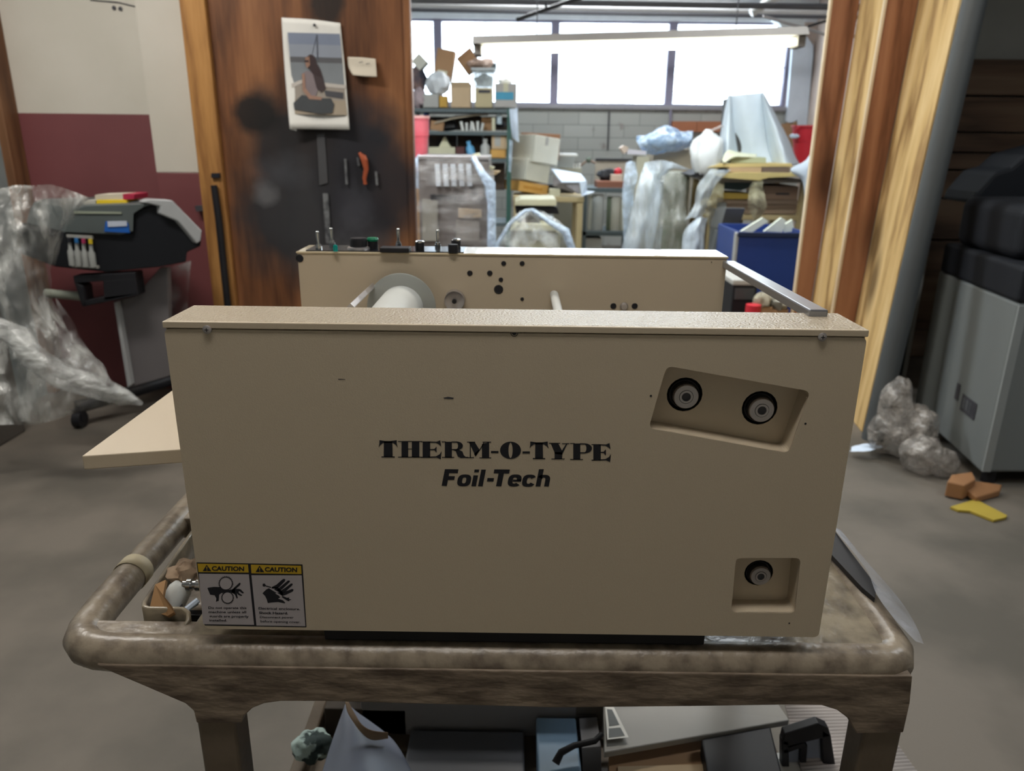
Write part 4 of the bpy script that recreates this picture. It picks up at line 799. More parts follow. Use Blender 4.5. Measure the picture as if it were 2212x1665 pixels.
x0, x1, za, zb = rect(1020, 152, 1068, 188, 8.15); b = MB(); b.prism([(x0+.02, 8.1, za), (x1-.02, 8.1, za), (x1, 8.1, zb), (x0, 8.1, zb)], (0, .32, 0), mat('tub_hazy', (.45, .52, .55), .3, trans=.25, scale=12)); b.build('body', tb)
b = MB(); b.box(x0-.01, x1+.01, 8.09, 8.43, zb, zb+.02, mat('tub_lid', (.55, .60, .62), .4)); b.build('lid', tb, bevel=.004); b = MB(); b.ball(((x0+x1)/2, 8.25, (za+zb)/2-.01), .08, mat('grey_contents', (.16, .19, .20), .8, c2=(.4, .42, .42), scale=20, fac=1), 10, (1.1, 1, .7), .4, 4); b.build('contents', tb)
carton('small_box', 'dark grey box sitting on the lid of the clear tub', 'box', mat('dark_grey_box', (.10, .12, .13), .6), 1048, 136, 1072, 149, 8.2, .15)
b = MB(); b.ball(at(946, 182, Y=8.1), .105, mat('white_bag', (.66, .70, .74), .5, bump=.5, bscale=20), 12, (1.05, .8, 1.0), .35, 5); tag(b.build('white_bag'), 'crumpled white plastic bag among cartons on top shelf', 'bag')
b = MB(); b.ball(at(903, 170, Y=8.3), .085, mat('dark_bundle', (.04, .04, .06), .7, c2=(.25, .16, .14), scale=10, fac=1), 10, (1, 1, 1.6), .4, 9); tag(b.build('dark_bundle'), 'dark bundle at left end of the top shelf', 'bundle')
b = MB(); b.ball(at(906, 212, Y=8.1), .075, mat('pinkish_bag', (.42, .34, .36), .6, c2=(.2, .15, .16), scale=14), 10, (.9, 1, 1.25), .35, 12); tag(b.build('pale_bag'), 'greyish pink bag at left end of top shelf', 'bag')
carton('carton', 'small grey box on the top shelf left of the yellow one', 'box', CARDG2, 914, 203, 947, 232, 8.05, .2, group=G1)
carton('carton', 'small yellow box on the top shelf', 'box', mat('yellow_box', (.55, .33, .06), .7), 949, 207, 966, 232, 8.05, .15, group=G1)
carton('carton', 'light brown open carton in the middle of the top shelf', 'box', CARDP, 974, 188, 1016, 232, 8.05, .25, group=G1, open_=True)
carton('carton', 'tan carton with dark print under the clear tub', 'box', mat('tan_carton', (.52, .45, .28), .8), 1026, 190, 1063, 232, 8.05, .28, group=G1, prt=(LOGOG, .2, .9, .1, .26))
carton('carton', 'grey carton with blue label at right end of top shelf', 'box', mat('grey_carton_b', (.44, .42, .40), .7), 1069, 180, 1116, 232, 8.05, .3, group=G1, tape=CREAM, prt=(BLUEL, .05, .86, .36, .68))
b = MB(); b.ball(at(1091, 176, Y=8.2), .05, WHITE, 8, (1.4, 1, .6), .4, 3); tag(b.build('white_wad'), 'white paper wad on the blue labelled carton', 'paper')
b = MB(); b.pxgrid([[(1100, 235, 7.97), (1110, 235, 7.96), (1118, 232, 7.98)], [(1103, 270, 7.95), (1112, 268, 7.93), (1119, 268, 7.97)], [(1107, 296, 7.97), (1114, 302, 7.95), (1121, 308, 7.98)]], WHITEB, sub=6, amp=.02); b.pxgrid([[(1100, 300, 7.96), (1108, 305, 7.95)], [(1098, 370, 7.96), (1104, 372, 7.95)]], FILMB, sub=5, amp=.01)
tag(b.build('hanging_film'), 'white plastic film hanging off right end of shelving', 'plastic sheet')
# second shelf
b = MB(); b.pxgrid([[(938, 266, 8.02), (990, 254, 8.05), (1040, 247, 8.1)], [(945, 260, 8.3), (995, 250, 8.3), (1055, 248, 8.3)]], mat('tan_paper', (.42, .36, .27), .8), sub=5, amp=.01); tag(b.build('tan_sheets', solid=.012), 'tan flattened sheets resting across the second shelf', 'paper')
carton('carton', 'brown carton at the left of second shelf', 'box', CARD, 930, 262, 958, 282, 8.05, .25, 8, group='things on the second shelf')
for u, v, s, sd_, l in ((965, 270, 1.3, 1, 'black bag left of the small white tubes on second shelf'), (1080, 268, .7, 3, 'dark bag behind the blue bottle on second shelf')):
    b = MB(); b.ball(at(u, v, Y=8.2), .055*s, BLACKP, 8, (1.5, 1, .9), .4, sd_); tag(b.build('black_bag'), l, 'bag')
for i in range(6):
    u = 1000+i*8; bottle('small_tube', ['leftmost', 'second', 'third', 'fourth', 'fifth', 'rightmost'][i]+' small white tube in the row on second shelf', WPLA, u, 262+3*(i % 2), 282, 8.02+.05*(i % 3), 6, 12*((i % 3)-1), neck=False, group='small white tubes on second shelf', cat='tube')
carton('carton', 'orange brown carton behind the white tubes on second shelf', 'box', mat('orange_brown', (.42, .24, .12), .8), 1040, 254, 1062, 282, 8.2, .2, group='things on the second shelf')
bottle('bottle', 'cream cylinder right of the small tubes on second shelf', CREAM, 1066, 254, 282, 8.05, 8, neck=False)
bottle('spray_bottle', 'blue topped clear bottle at right of second shelf', mat('clearish', (.45, .55, .62), .3), 1078, 238, 268, 8.1, 11, capm=BLUED)
bottle('bottle', 'blue bottle cap showing at left of second shelf', BLUED, 922, 236, 282, 8.35, 12, neck=False)
# third shelf
carton('carton', 'long flat cream box at left of third shelf', 'box', CREAM, 926, 318, 983, 341, 8.05, .28, group='things on the third shelf')
b = MB(); x0, x1, za, zb = rect(948, 294, 974, 318, 8.15); b.prism([(x0, 8.12, za), (x1, 8.12, za), ((x0+x1)/2, 8.12, zb)], (0, .15, 0), CREAM); tag(b.build('cream_wedge'), 'cream wedge standing on the flat cream box', 'wedge')
bottle('bottle', 'tilted light blue bottle on third shelf', mat('sky_blue', (.12, .38, .66), .4), 1020, 304, 341, 8.05, 18, -14)
bottle('bottle', 'pale grey bottle beside the blue one on third shelf', mat('grey_bottle', (.42, .43, .42), .5), 1048, 300, 341, 8.05, 20)
carton('carton', 'brown kraft box with grey print at right of third shelf', 'box', CARDP, 1062, 290, 1094, 322, 8.05, .28, group='things on the third shelf', prt=(CARDG2, .2, .6, .1, .8))
carton('carton', 'orange carton under the kraft box at right of third shelf', 'box', CARDO, 1060, 323, 1092, 341, 8.05, .28, group='things on the third shelf')
carton('carton', 'dark red box between cream box and blue bottle', 'box', mat('dark_red', (.10, .03, .03), .6), 984, 317, 1004, 341, 8.1, .2, group='things on the third shelf')
for u, s in ((960, 1), (1010, 2), (1075, 3)):
    pass
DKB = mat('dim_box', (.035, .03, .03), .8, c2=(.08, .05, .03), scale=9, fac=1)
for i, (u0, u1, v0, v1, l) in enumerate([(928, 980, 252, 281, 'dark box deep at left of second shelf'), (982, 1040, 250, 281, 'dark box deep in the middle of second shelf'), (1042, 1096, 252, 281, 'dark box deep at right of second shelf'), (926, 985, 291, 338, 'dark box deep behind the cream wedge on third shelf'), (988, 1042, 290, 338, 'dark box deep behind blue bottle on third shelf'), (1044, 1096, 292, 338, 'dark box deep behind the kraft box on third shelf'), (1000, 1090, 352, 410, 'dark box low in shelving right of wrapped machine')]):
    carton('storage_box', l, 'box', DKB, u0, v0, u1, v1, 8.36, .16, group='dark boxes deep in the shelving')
# red bins
rb = thing('red_bin', 'faded red nested plastic bin beside the stained plywood panel', 'bin', tuple(at(908, 372, Y=6.7)))
a = at(908, 372, Y=6.7); H = at(911, 250, Y=6.7).z-a.z
b = MB(); b.lathe([(0, 0), (.055, 0), (.075, H*.64), (.080, H*.64), (.083, H*.93), (.088, H*.93), (.090, H), (.083, H), (.07, H*.6), (0, H*.55)], a, PINK, n=28); b.build('body', rb)
b = MB(); b.lathe([(.088, H*.955), (.092, H*.955), (.092, H*1.0), (.084, H*1.0)], a, mat('faded_pink', (.66, .36, .34), .5), n=28); b.build('rim', rb)
carton('carton', 'brown carton under the faded red bin', 'box', CARD, 893, 372, 925, 470, 6.6, .25, floor=True)
b = MB(); b.ball(at(905, 370, Y=6.35), .07, FILMB, 12, (.8, .8, 1.8), .4, 3); tag(b.build('film_bundle'), 'white film bundle bunched below the red bin', 'plastic bag')
# wrapped crate-like machine
wx0, wx1, _, wz1 = rect(905, 345, 1056, 500, 6.0)
wm = thing('wrapped_machine', 'brown slotted machine cabinet wrapped in clear film left of storeroom', 'machine', ((wx0+wx1)/2, 6.3, 0))
b = MB(); b.box(wx0, wx1, 6.0, 6.6, .06, wz1, mat('brown_grey_cabinet', (.17, .145, .13), .5, c2=(.09, .075, .07), scale=5, fac=1)); b.box(wx0, wx1, 5.99, 6.6, wz1, wz1+.03, STEEL); b.build('cabinet', wm, bevel=.006)
for i in range(5):
    u = 944+17*i; b = MB(); b.pxp([(u-5, 354), (u+5, 354), (u+8, 402), (u-2, 402)], 5.975, 5.999, mat('white_slot', (.62, .66, .72), .5)); b.build('white_slat', wm)
for i, (u0, v0, u1, v1, m) in enumerate([(990, 450, 1040, 470, CARDP), (985, 475, 1035, 520, mat('grey_tan', (.28, .25, .22), .7)), (912, 430, 945, 520, mat('olive_tan', (.26, .24, .20), .6)), (930, 420, 1000, 432, DARK)]):
    b = MB(); b.pxp([(u0, v0), (u1, v0+3), (u1, v1), (u0, v1)], 5.97, 5.998, m); b.build('panel_piece', wm)
b = MB(); b.pxgrid([[(898, 338, 5.95), (950, 343, 5.92), (1010, 343, 5.93), (1066, 352, 5.96)], [(900, 420, 5.93), (955, 420, 5.90), (1015, 420, 5.91), (1068, 420, 5.95)], [(900, 560, 5.93), (955, 560, 5.90), (1010, 560, 5.91), (1066, 560, 5.95)]], mat('stretch_wrap', (.50, .48, .47), .15, trans=.68, scale=6, bump=1, bscale=14, spec=1.0, stretch=(.4, 1, 1.6)), sub=14, amp=.03, fr=6); b.build('stretch_wrap', wm)
b = MB(); b.tube([at(1022, 340, Y=5.9), at(1040, 372, Y=5.86), at(1058, 398, Y=5.86), at(1062, 440, Y=5.88), at(1062, 560, Y=5.9)], [.02, .028, .045, .032, .035], FILMB, 12)
tag(b.build('film_rope'), 'twisted pale film rope hanging down right side of wrapped machine', 'plastic sheet')
for i, (pts, m, l) in enumerate([([(1020, 333), (1034, 330), (1046, 358), (1038, 362)], CREAM, 'cream and green folder leaning over the wrapped machine'), ([(1046, 354), (1068, 362), (1064, 368), (1042, 362)], CREAM, 'small cream tile right of the leaning folder'), ([(1052, 368), (1080, 370), (1070, 378), (1048, 378)], CARDP, 'flat tan piece beside the film rope')]):
    b = MB(); b.pxp(pts, 6.1+.05*i, 6.25+.05*i, m); tag(b.build('scrap_board'), l, 'board')
# tan table with stacked boxes
tx0, tx1, _, tz = rect(1108, 424, 1262, 436, 8.0)
tt = thing('tan_table', 'tan plastic table carrying stacked white cartons', 'table', ((tx0+tx1)/2, 8.35, 0)); TANP = mat('tan_plastic', (.46, .37, .20), .6)
b = MB(); b.box(tx0, tx1, 8.0, 8.7, tz-.06, tz, TANP); b.build('tabletop', tt, bevel=.012)
for x in (tx0+.04, tx1-.04):
    for y in (8.05, 8.65): b = MB(); b.box(x-.032, x+.032, y-.032, y+.032, 0, tz-.05, TANP); b.build('leg', tt, bevel=.006)
def ybox(name, label, m_l, m_r, uc, vb, Y, wl, wr, h, yaw, tilt, extra=None, group=None):
    c = at(uc, vb, Y=Y); T = thing(name, label, 'box', tuple(c), group); M = Matrix.Translation(c) @ Matrix.Rotation(math.radians(yaw), 4, 'Z') @ Matrix.Rotation(math.radians(tilt), 4, 'Y')
    b = MB(); b.box(0, wr, 0, wl, 0, h, m_r, M); b.build('body', T, bevel=.004)
    if extra == 'notch': b = MB(); b.box(wr*.42, wr*.52, -.004, 0, h*.68, h*.99, m_l, M); b.build('hand_slot', T)
    if extra == 'label': b = MB(); b.box(wr*.15, wr*.8, -.004, 0, h*.35, h*.6, mat('amber_print', (.50, .25, .04), .7), M); b.build('printed_label', T)
    return T
s8 = mpp(8.0)
ybox('carton', 'orange carton at the bottom of the white carton stack', CARD, CARDO, 1120, 412, 8.15, .36, .36, 22*s8, 30, 9, 'label')
ybox('carton', 'white carton in the middle of the stack on tan table', CARDG2, CARDG, 1134, 388, 8.15, .36, .32, 45*s8, 38, 9)
ybox('carton', 'topmost white carton of the stack, with a hand slot', CARDG2, CARDG, 1151, 349, 8.15, .42, .34, 57*s8, 38, 7, 'notch')
carton('carton', 'brown cardboard flap box behind the topmost white carton', 'box', mat('brown_card', (.30, .15, .08), .8), 1124, 288, 1209, 345, 8.75, .2, 2, floor=False)
carton('small_box', 'small cream box in front of the black gap on tan table', 'box', CREAM, 1187, 408, 1210, 424, 8.05, .12)
b = MB(); b.box(tx1-.5, tx1-.08, 8.46, 8.66, tz, tz+.09, BLACKP); tag(b.build('dark_gap_block'), 'black block standing in for the dark gap beside stacked cartons on tan table', 'case')  # black block put where there is only a shaded gap
wt = thing('white_panel_cover', 'upturned white plastic cover leaning on the tan table', 'cover', tuple(at(1240, 420, Y=8.0)))
b = MB(); b.prism([at(1190, 363, Y=8.35), at(1255, 375, Y=8.3), at(1268, 392, Y=7.95), at(1213, 392, Y=7.95)], (0, 0, -.015), WHITEB); b.prism([at(1252, 392, Y=7.95), at(1268, 390, Y=7.95), at(1268, 412, Y=7.95), at(1286, 414, Y=7.9), at(1256, 424, Y=7.9)], (0, .02, 0), WHITEB); b.build('shell', wt, bevel=.003)
b = MB(); b.prism([at(1195, 380, Y=8.1), at(1215, 394, Y=7.98), at(1252, 394, Y=7.98), at(1252, 420, Y=7.98), at(1195, 402, Y=8.1)], (0, .03, 0), mat('grey_padding', (.38, .36, .38), .7, c2=(.25, .24, .26), scale=25)); b.build('padding', wt)
tb = thing('clear_tub', 'clear tub with white lid behind the stacked cartons', 'tub', tuple(at(1222, 362, Y=8.9)))
x0, x1, za, zb = rect(1203, 338, 1243, 362, 8.9); b = MB(); b.prism([(x0+.02, 8.9, za), (x1-.03, 8.9, za), (x1, 8.9, zb), (x0, 8.9, zb)], (0, .3, 0), mat('tub_clear', (.5, .55, .56), .3)); b.build('body', tb); b = MB(); b.box(x0-.01, x1+.02, 8.88, 9.22, zb, zb+.03, WPLA); b.build('lid', tb, bevel=.004)
carton('carton', 'grey cream carton carrying the clear tub with white lid', 'box', mat('olive_cream', (.42, .42, .34), .8), 1198, 363, 1256, 400, 8.9, .35, floor=True)
for i, u in enumerate((1222, 1229, 1237, 1244, 1251)):
    bottle('small_bottle', ['leftmost', 'second', 'middle', 'fourth', 'rightmost'][i]+' tiny white bottle in the row on grey cream carton', WPLA, u, 352+2*(i % 2), 363, 8.92, 6, neck=False, group='tiny bottles on the grey cream carton')
b = MB(); b.tube([at(1247, 364, Y=9.1), at(1270, 345, Y=9.1), at(1286, 352, Y=9.1)], .012, mat('rusty_green', (.20, .13, .09), .7), 8); b.ball(at(1272, 345, Y=9.1), .03, mat('olive_tool', (.10, .13, .10), .7), 8, (1, 1, 1), .4); tag(b.build('rusty_clamp'), 'rusty green clamp above the small bottles', 'clamp')
# low dark shelf unit with white rolls
dx0, dx1, _, dz = rect(1262, 406, 1372, 416, 8.8); dz2 = at(1300, 500, Y=8.8).z
ds = thing('low_shelf_unit', 'low dark grey shelf holding tall white rolls', 'shelves', ((dx0+dx1)/2, 9.1, 0))
for z in (dz, dz2): b = MB(); b.box(dx0, dx1, 8.8, 9.4, z-.05, z, SHELFM); b.build('shelf', ds, bevel=.004)
for x in (dx0+.02, dx1-.02):
    for y in (8.82, 9.38): b = MB(); b.box(x-.02, x+.02, y-.02, y+.02, 0, dz-.01, SHELFM); b.build('post', ds)
for i, (u, w_, v0, m) in enumerate([(1272, 10, 422, CARDG), (1289, 26, 420, mat('white_roll', (.62, .66, .66), .6)), (1313, 10, 424, mat('green_roll', (.16, .20, .14), .7)), (1327, 22, 425, CARDG), (1343, 12, 430, mat('cream_roll', (.55, .55, .45), .6))]):
    a = at(u, 499, Y=8.95); a.z = dz2; z1 = at(u, v0, Y=8.95).z; b = MB(); b.lathe([(0, 0), (w_*mpp(8.95)/2, 0), (w_*mpp(8.95)/2, z1-a.z), (0, z1-a.z)], a, m, n=24)
    o = b.build('paper_roll', org=tuple(a)); tag(o, ['slim pale roll, leftmost on low shelf', 'widest bright white roll on low shelf', 'thin green roll on low shelf', 'medium pale roll right of the green one', 'slim cream roll at right end of low shelf'][i], 'roll', 'rolls on the low shelf')
carton('carton', 'pale box under the bottom board of low shelf', 'box', CARDG2, 1260, 515, 1300, 540, 8.85, .3, floor=True)
carton('brown_frame', 'flat brown frame lying on top of low shelf', 'frame', mat('red_brown', (.25, .10, .06), .7), 1290, 392, 1348, 406, 8.85, .35)
b = MB(); x0, x1, za, zb = rect(1286, 346, 1370, 350, 9.45); b.box(x0, x1, 9.42, 9.46, dz, zb, mat('grey_tan_panel', (.34, .30, .24), .8)); b.box(x0, x1, 9.41, 9.47, zb-.01, zb+.02, DARK); tag(b.build('back_panel'), 'grey tan panel standing behind the low shelf clutter', 'panel')
b = MB(); b.ball(at(1315, 378, Y=9.1), .085, BLACKP, 12, (1.4, 1, .8), .45, 6); tag(b.build('black_bundle'), 'black crumpled bundle on top of low shelf', 'bundle')
b = MB(); b.ball(at(1335, 370, Y=9.05), .045, RED, 10, (1, 1, .9), .4, 3); tag(b.build('red_cloth'), 'small red cloth beside the black bundle', 'cloth')
carton('small_box', 'cream block in front of the red cloth on low shelf', 'box', mat('cream_block', (.62, .52, .42), .7), 1320, 377, 1344, 391, 8.95, .15)
# film covered machine in the middle
fm = thing('film_covered_machine', 'cream office machine under a tent of clear film behind the foil machine', 'machine', tuple([at(1155, 520, Y=6.3).x, 6.5, 0]))
x0, x1, za, zb = rect(1104, 500, 1210, 545, 6.2); b = MB(); b.box(x0, x1, 6.2, 6.8, 0, zb, mat('cream_grey', (.40, .38, .26), .6)); b.pxp([(1100, 500), (1112, 482), (1195, 484), (1205, 500)], 6.15, 6.7, CREAM); b.build('body', fm, bevel=.01)
b = MB(); b.pxp([(1118, 480), (1122, 460), (1140, 455), (1165, 478), (1170, 488), (1118, 486)], 6.2, 6.6, mat('brown_grey_part', (.09, .08, .07), .5)); b.build('feeder', fm, bevel=.006)
b = MB(); b.pxp([(1112, 447), (1203, 447), (1208, 462), (1115, 462)], 6.4, 6.8, BLACKP); b.build('dark_head', fm)
b = MB(); b.pxp([(1112, 435), (1124, 430), (1200, 430), (1203, 434), (1202, 445), (1112, 444)], 6.35, 6.8, CREAM); b.build('lid', fm, bevel=.006)
b = MB(); b.pxgrid([[(1115, 462, 6.1), (1140, 450, 6.1), (1170, 455, 6.1), (1190, 466, 6.15)], [(1090, 490, 6.05), (1140, 478, 6.0), (1190, 488, 6.0), (1222, 492, 6.1)], [(1068, 540, 6.0), (1120, 545, 5.98), (1190, 545, 5.98), (1240, 540, 6.02)]], mat('tent_film', (.80, .84, .84), .15, trans=.70, scale=7, bump=1, bscale=16, spec=1), sub=12, amp=.03, fr=7); b.build('film_tent', fm)
b = MB(); b.tube([at(1070, 535, Y=5.98), at(1102, 482, Y=5.98), at(1135, 455, Y=6.0), at(1150, 453, Y=6.0), at(1185, 478, Y=5.98), at(1222, 500, Y=5.98), at(1236, 540, Y=6.0)], [.018, .014, .012, .014, .02, .035, .03], FILMB, 10); b.build('film_fold', fm)
for u, v in ((1104, 463), (1137, 421)): pass
# right side: draped chairs, boards, cloth
gm = thing('draped_machine', 'green grey machine under white film in front of block wall', 'machine', (at(1450, 500, Y=6.6).x, 6.9, 0))
x0, x1, za, zb = rect(1415, 372, 1492, 425, 6.7); b = MB(); b.box(x0, x1, 6.7, 7.1, .45, zb, mat('olive_machine', (.22, .25, .19), .7, c2=(.40, .40, .34), scale=12, fac=1)); b.build('body', gm, bevel=.04)
for u in (1425, 1455, 1480):
    b = MB(); b.tube([at(u, 425, Y=6.75), (at(u-10, 425, Y=6.75).x, 6.8, 0)], .018, mat('pale_leg', (.42, .40, .36), .5), 8); b.build('leg', gm)
FS = mat('white_film_drape', (.66, .76, .88), .3, trans=.22, scale=9, bump=.8, bscale=18, spec=.7, stretch=(1.6, 1, .35))
b = MB(); b.pxgrid([[(1392, 352, 6.6), (1420, 345, 6.6), (1455, 350, 6.65), (1492, 366, 6.7)], [(1378, 400, 6.5), (1408, 392, 6.5), (1428, 380, 6.6), (1440, 375, 6.65)], [(1362, 470, 6.45), (1395, 470, 6.45), (1422, 470, 6.5), (1432, 470, 6.55)], [(1335, 560, 6.4), (1375, 560, 6.4), (1405, 560, 6.45), (1425, 560, 6.5)]], FS, sub=10, amp=.05, fr=5); b.build('film_drape', gm)
b = MB(); b.pxgrid([[(1425, 380, 6.6), (1450, 372, 6.6), (1480, 378, 6.6)], [(1418, 470, 6.5), (1450, 470, 6.5), (1485, 470, 6.5)], [(1408, 560, 6.45), (1440, 560, 6.45), (1480, 560, 6.45)]], mat('grey_film', (.45, .47, .45), .2, trans=.6, scale=9, bump=1, bscale=14, stretch=(1.5, 1, .4)), sub=10, amp=.05, fr=5); b.build('film_skirt', gm)
carton('carton', 'tan carton holding up the blue film bundle', 'box', mat('tan_grey', (.38, .33, .25), .8), 1412, 322, 1498, 352, 7.6, .4, floor=True)
b = MB(); b.pxgrid([[(1375, 296, 7.5), (1405, 288, 7.5), (1438, 272, 7.5), (1470, 284, 7.5), (1497, 284, 7.5)], [(1380, 312, 7.4), (1405, 305, 7.35), (1435, 300, 7.35), (1465, 305, 7.35), (1495, 302, 7.4)], [(1392, 330, 7.5), (1415, 330, 7.45), (1440, 327, 7.45), (1468, 322, 7.45), (1492, 315, 7.5)]], mat('blue_film', (.45, .66, .95), .25, trans=.12, scale=14, bump=1, bscale=16, c2=(.80, .90, 1)), sub=8, amp=.05, fr=10); tag(b.build('blue_film_bundle', solid=.02), 'crumpled light blue film bundle on tan carton', 'plastic bag')
b = MB(); b.pxp([(1355, 322), (1396, 326), (1396, 334), (1355, 333)], 7.4, 7.75, mat('lilac_white', (.66, .64, .72), .5)); b.pxp([(1340, 320), (1348, 314), (1358, 318), (1355, 328), (1348, 332)], 7.4, 7.55, mat('orange_white', (.62, .50, .42), .6)); tag(b.build('white_tray'), 'white tray sticking out left of the blue film bundle', 'tray')
b = MB(); b.pxgrid([[(1352, 352, 7.2), (1362, 348, 7.2), (1372, 352, 7.2)], [(1348, 385, 7.1), (1360, 385, 7.08), (1378, 382, 7.1)], [(1344, 420, 7.1), (1356, 420, 7.08), (1370, 415, 7.1)], [(1346, 490, 7.1), (1356, 490, 7.08), (1368, 490, 7.1)], [(1350, 560, 7.1), (1358, 560, 7.1), (1364, 560, 7.1)]], FILMB, sub=8, amp=.03, fr=8); tag(b.build('hanging_film'), 'narrow pale film strip left of the draped machine', 'plastic sheet')
carton('carton', 'cream carton standing behind the narrow film strip', 'box', mat('cream_tall', (.48, .46, .36), .8), 1374, 338, 1400, 420, 7.4, .3, floor=True)
# worktable with boards
bx0, bx1, _, bz = rect(1500, 386, 1760, 395, 6.3)
wtb = thing('work_table', 'cluttered tan worktable under boards and white dust cloth', 'table', ((bx0+bx1)/2, 6.7, 0))
b = MB(); b.box(bx0+.12, bx1, 6.3, 7.1, bz-.03, bz, mat('grey_board', (.30, .27, .23), .7)); b.build('tabletop', wtb, bevel=.004)
lz = at(1640, 465, Y=6.35).z
b = MB(); b.box(bx0+.15, bx1-.03, 6.35, 7.05, lz-.04, lz, TANP); b.build('lower_shelf', wtb, bevel=.004)
for x in (at(1537, 500, Y=6.33).x, bx1-.06):
    for y in (6.36, 7.05): b = MB(); b.box(x-.025, x+.025, y-.025, y+.025, 0, bz-.03, TANP); b.build('leg', wtb)
def boardpx(name, label, m, pts, Y, dep, cat='board', group=None):
    b = MB(); b.pxp(pts, Y, Y+dep, m); return tag(b.build(name, bevel=.002), label, cat, group)
GB = 'boards stacked on the worktable'
boardpx('board', 'thin yellowed board sagging at the bottom of worktable pile', mat('yellowed', (.56, .46, .20), .7), [(1545, 378), (1600, 372), (1740, 374), (1748, 380), (1660, 384), (1640, 390), (1560, 384)], 6.2, .6, group=GB)
boardpx('board', 'brown board in the middle of the worktable pile', mat('pinkish_board', (.46, .33, .20), .8), [(1574, 361), (1645, 361), (1645, 373), (1576, 372)], 6.25, .5, group=GB)
boardpx('board', 'dark board at the right of the worktable pile', mat('dark_board', (.14, .10, .08), .7), [(1646, 361), (1706, 361), (1706, 373), (1646, 373)], 6.25, .5, group=GB)
boardpx('board', 'black sheet poking out left of the worktable pile', BLACKP, [(1492, 378), (1525, 366), (1572, 362), (1574, 372), (1540, 376), (1500, 384)], 6.3, .4, group=GB)
boardpx('board', 'yellow board on top of the worktable pile', mat('ochre_board', (.58, .46, .20), .7), [(1528, 362), (1560, 353), (1710, 353), (1712, 360), (1570, 361)], 6.25, .55, group=GB)
boardpx('book', 'flat green grey book lying on the yellow board', mat('sage_book', (.42, .45, .30), .7), [(1578, 340), (1655, 340), (1655, 352), (1580, 352)], 6.3, .3, 'book')
b = MB(); b.pxgrid([[(1560, 345, 6.25), (1572, 325, 6.3), (1600, 330, 6.35), (1635, 334, 6.4)], [(1566, 352, 6.22), (1585, 340, 6.25), (1610, 339, 6.28), (1634, 340, 6.3)]], mat('cream_paper', (.68, .70, .55), .7), sub=6, amp=.01); tag(b.build('cream_papers', solid=.01), 'curling cream papers on the green grey book', 'paper')
b = MB(); b.ball(at(1528, 332, Y=6.35), .155, mat('white_sack', (.72, .76, .80), .5, bump=.5, bscale=15), 16, (.85, .7, 1.15), .22, 4); tag(b.build('white_sack'), 'bulging white plastic sack left of the dust cloth', 'bag')
b = MB(); b.tube([at(1492, 330, Y=6.6), at(1502, 305, Y=6.6), at(1530, 285, Y=6.6), at(1560, 272, Y=6.6)], .03, mat('pale_peach_film', (.60, .50, .46), .4, trans=.3), 10, flat=.3); tag(b.build('pink_film'), 'pinkish film arching behind the white sack', 'plastic sheet')
# dust cloth over an upright form
dc = MB()
dc.pxgrid([[(1572, 207, 6.75), (1576, 205, 6.50), (1580, 206, 6.58)], [(1562, 262, 6.75), (1574, 258, 6.44), (1584, 262, 6.58)], [(1554, 310, 6.75), (1570, 312, 6.38), (1592, 316, 6.58)], [(1546, 354, 6.78), (1568, 356, 6.34), (1598, 356, 6.56)]], CLOTH, sub=8, amp=.012, fr=5)
dc.pxgrid([[(1579, 206, 6.58), (1612, 203, 6.56), (1646, 200, 6.58)], [(1583, 262, 6.58), (1618, 262, 6.54), (1652, 258, 6.58)], [(1591, 316, 6.58), (1626, 318, 6.54), (1660, 314, 6.58)], [(1597, 357, 6.56), (1634, 357, 6.52), (1670, 356, 6.56)]], CLOTH, sub=8, amp=.02, fr=4)
dc.pxgrid([[(1645, 200, 6.58), (1648, 199, 6.48), (1650, 201, 6.75)], [(1651, 258, 6.58), (1664, 246, 6.42), (1674, 244, 6.75)], [(1659, 314, 6.58), (1684, 300, 6.38), (1702, 300, 6.75)], [(1669, 356, 6.56), (1700, 357, 6.34), (1728, 356, 6.78)]], CLOTH, sub=8, amp=.02, fr=5)
dcl = dc.build('cloth', solid=.006); tag(dcl, 'white dust cloth draped in a tall tent over the worktable', 'cloth')
fb = MB(); a = at(1612, 204, Y=6.62); fb.box(a.x-.13, a.x+.15, 6.58, 6.84, bz, a.z-.03, mat('dark_upright', (.06, .06, .06), .7)); tag(fb.build('upright_panel'), 'dark upright frame hidden under the white dust cloth', 'frame')
rk = thing('red_bucket', 'bright red bucket with white handle lug near pine jamb', 'bucket', tuple(at(1738, 352, Y=6.95)))
a = at(1740, 356, Y=6.95); H = at(1740, 271, Y=6.95).z-a.z
b = MB(); b.lathe([(0, 0), (.105, 0), (.128, H*.6), (.133, H*.6), (.15, H*.95), (.16, H*.95), (.16, H), (.145, H), (.1, .02), (0, .02)], a, RED, n=32); b.build('body', rk)
b = MB(); q = at(1716, 294, Y=6.85); b.ball(q, .035, WHITEB, 8, (1.3, .6, .6)); b.tube([q, at(1719, 280, Y=6.83), at(1728, 272, Y=6.82)], .008, RED, 8); b.build('handle', rk)
b = MB(); x0, x1, za, zb = rect(1715, 357, 1765, 380, 6.85); b.box(x0, x1, 6.8, 7.09, bz, zb, CARDP); tag(b.build('carton'), 'low carton under the bright red bucket', 'box')
b = MB(); b.pxgrid([[(1768, 300, 6.2), (1780, 285, 6.25), (1790, 290, 6.3)], [(1742, 345, 6.15), (1760, 340, 6.15), (1790, 345, 6.2)], [(1708, 366, 6.12), (1740, 372, 6.1), (1770, 372, 6.15)], [(1735, 395, 6.12), (1745, 395, 6.1), (1760, 395, 6.12)], [(1738, 480, 6.12), (1744, 480, 6.1), (1756, 480, 6.12)]], WHITEB, sub=6, amp=.02); tag(b.build('white_sheet', solid=.006), 'bluish white sheet draped at worktable end near jamb', 'cloth')
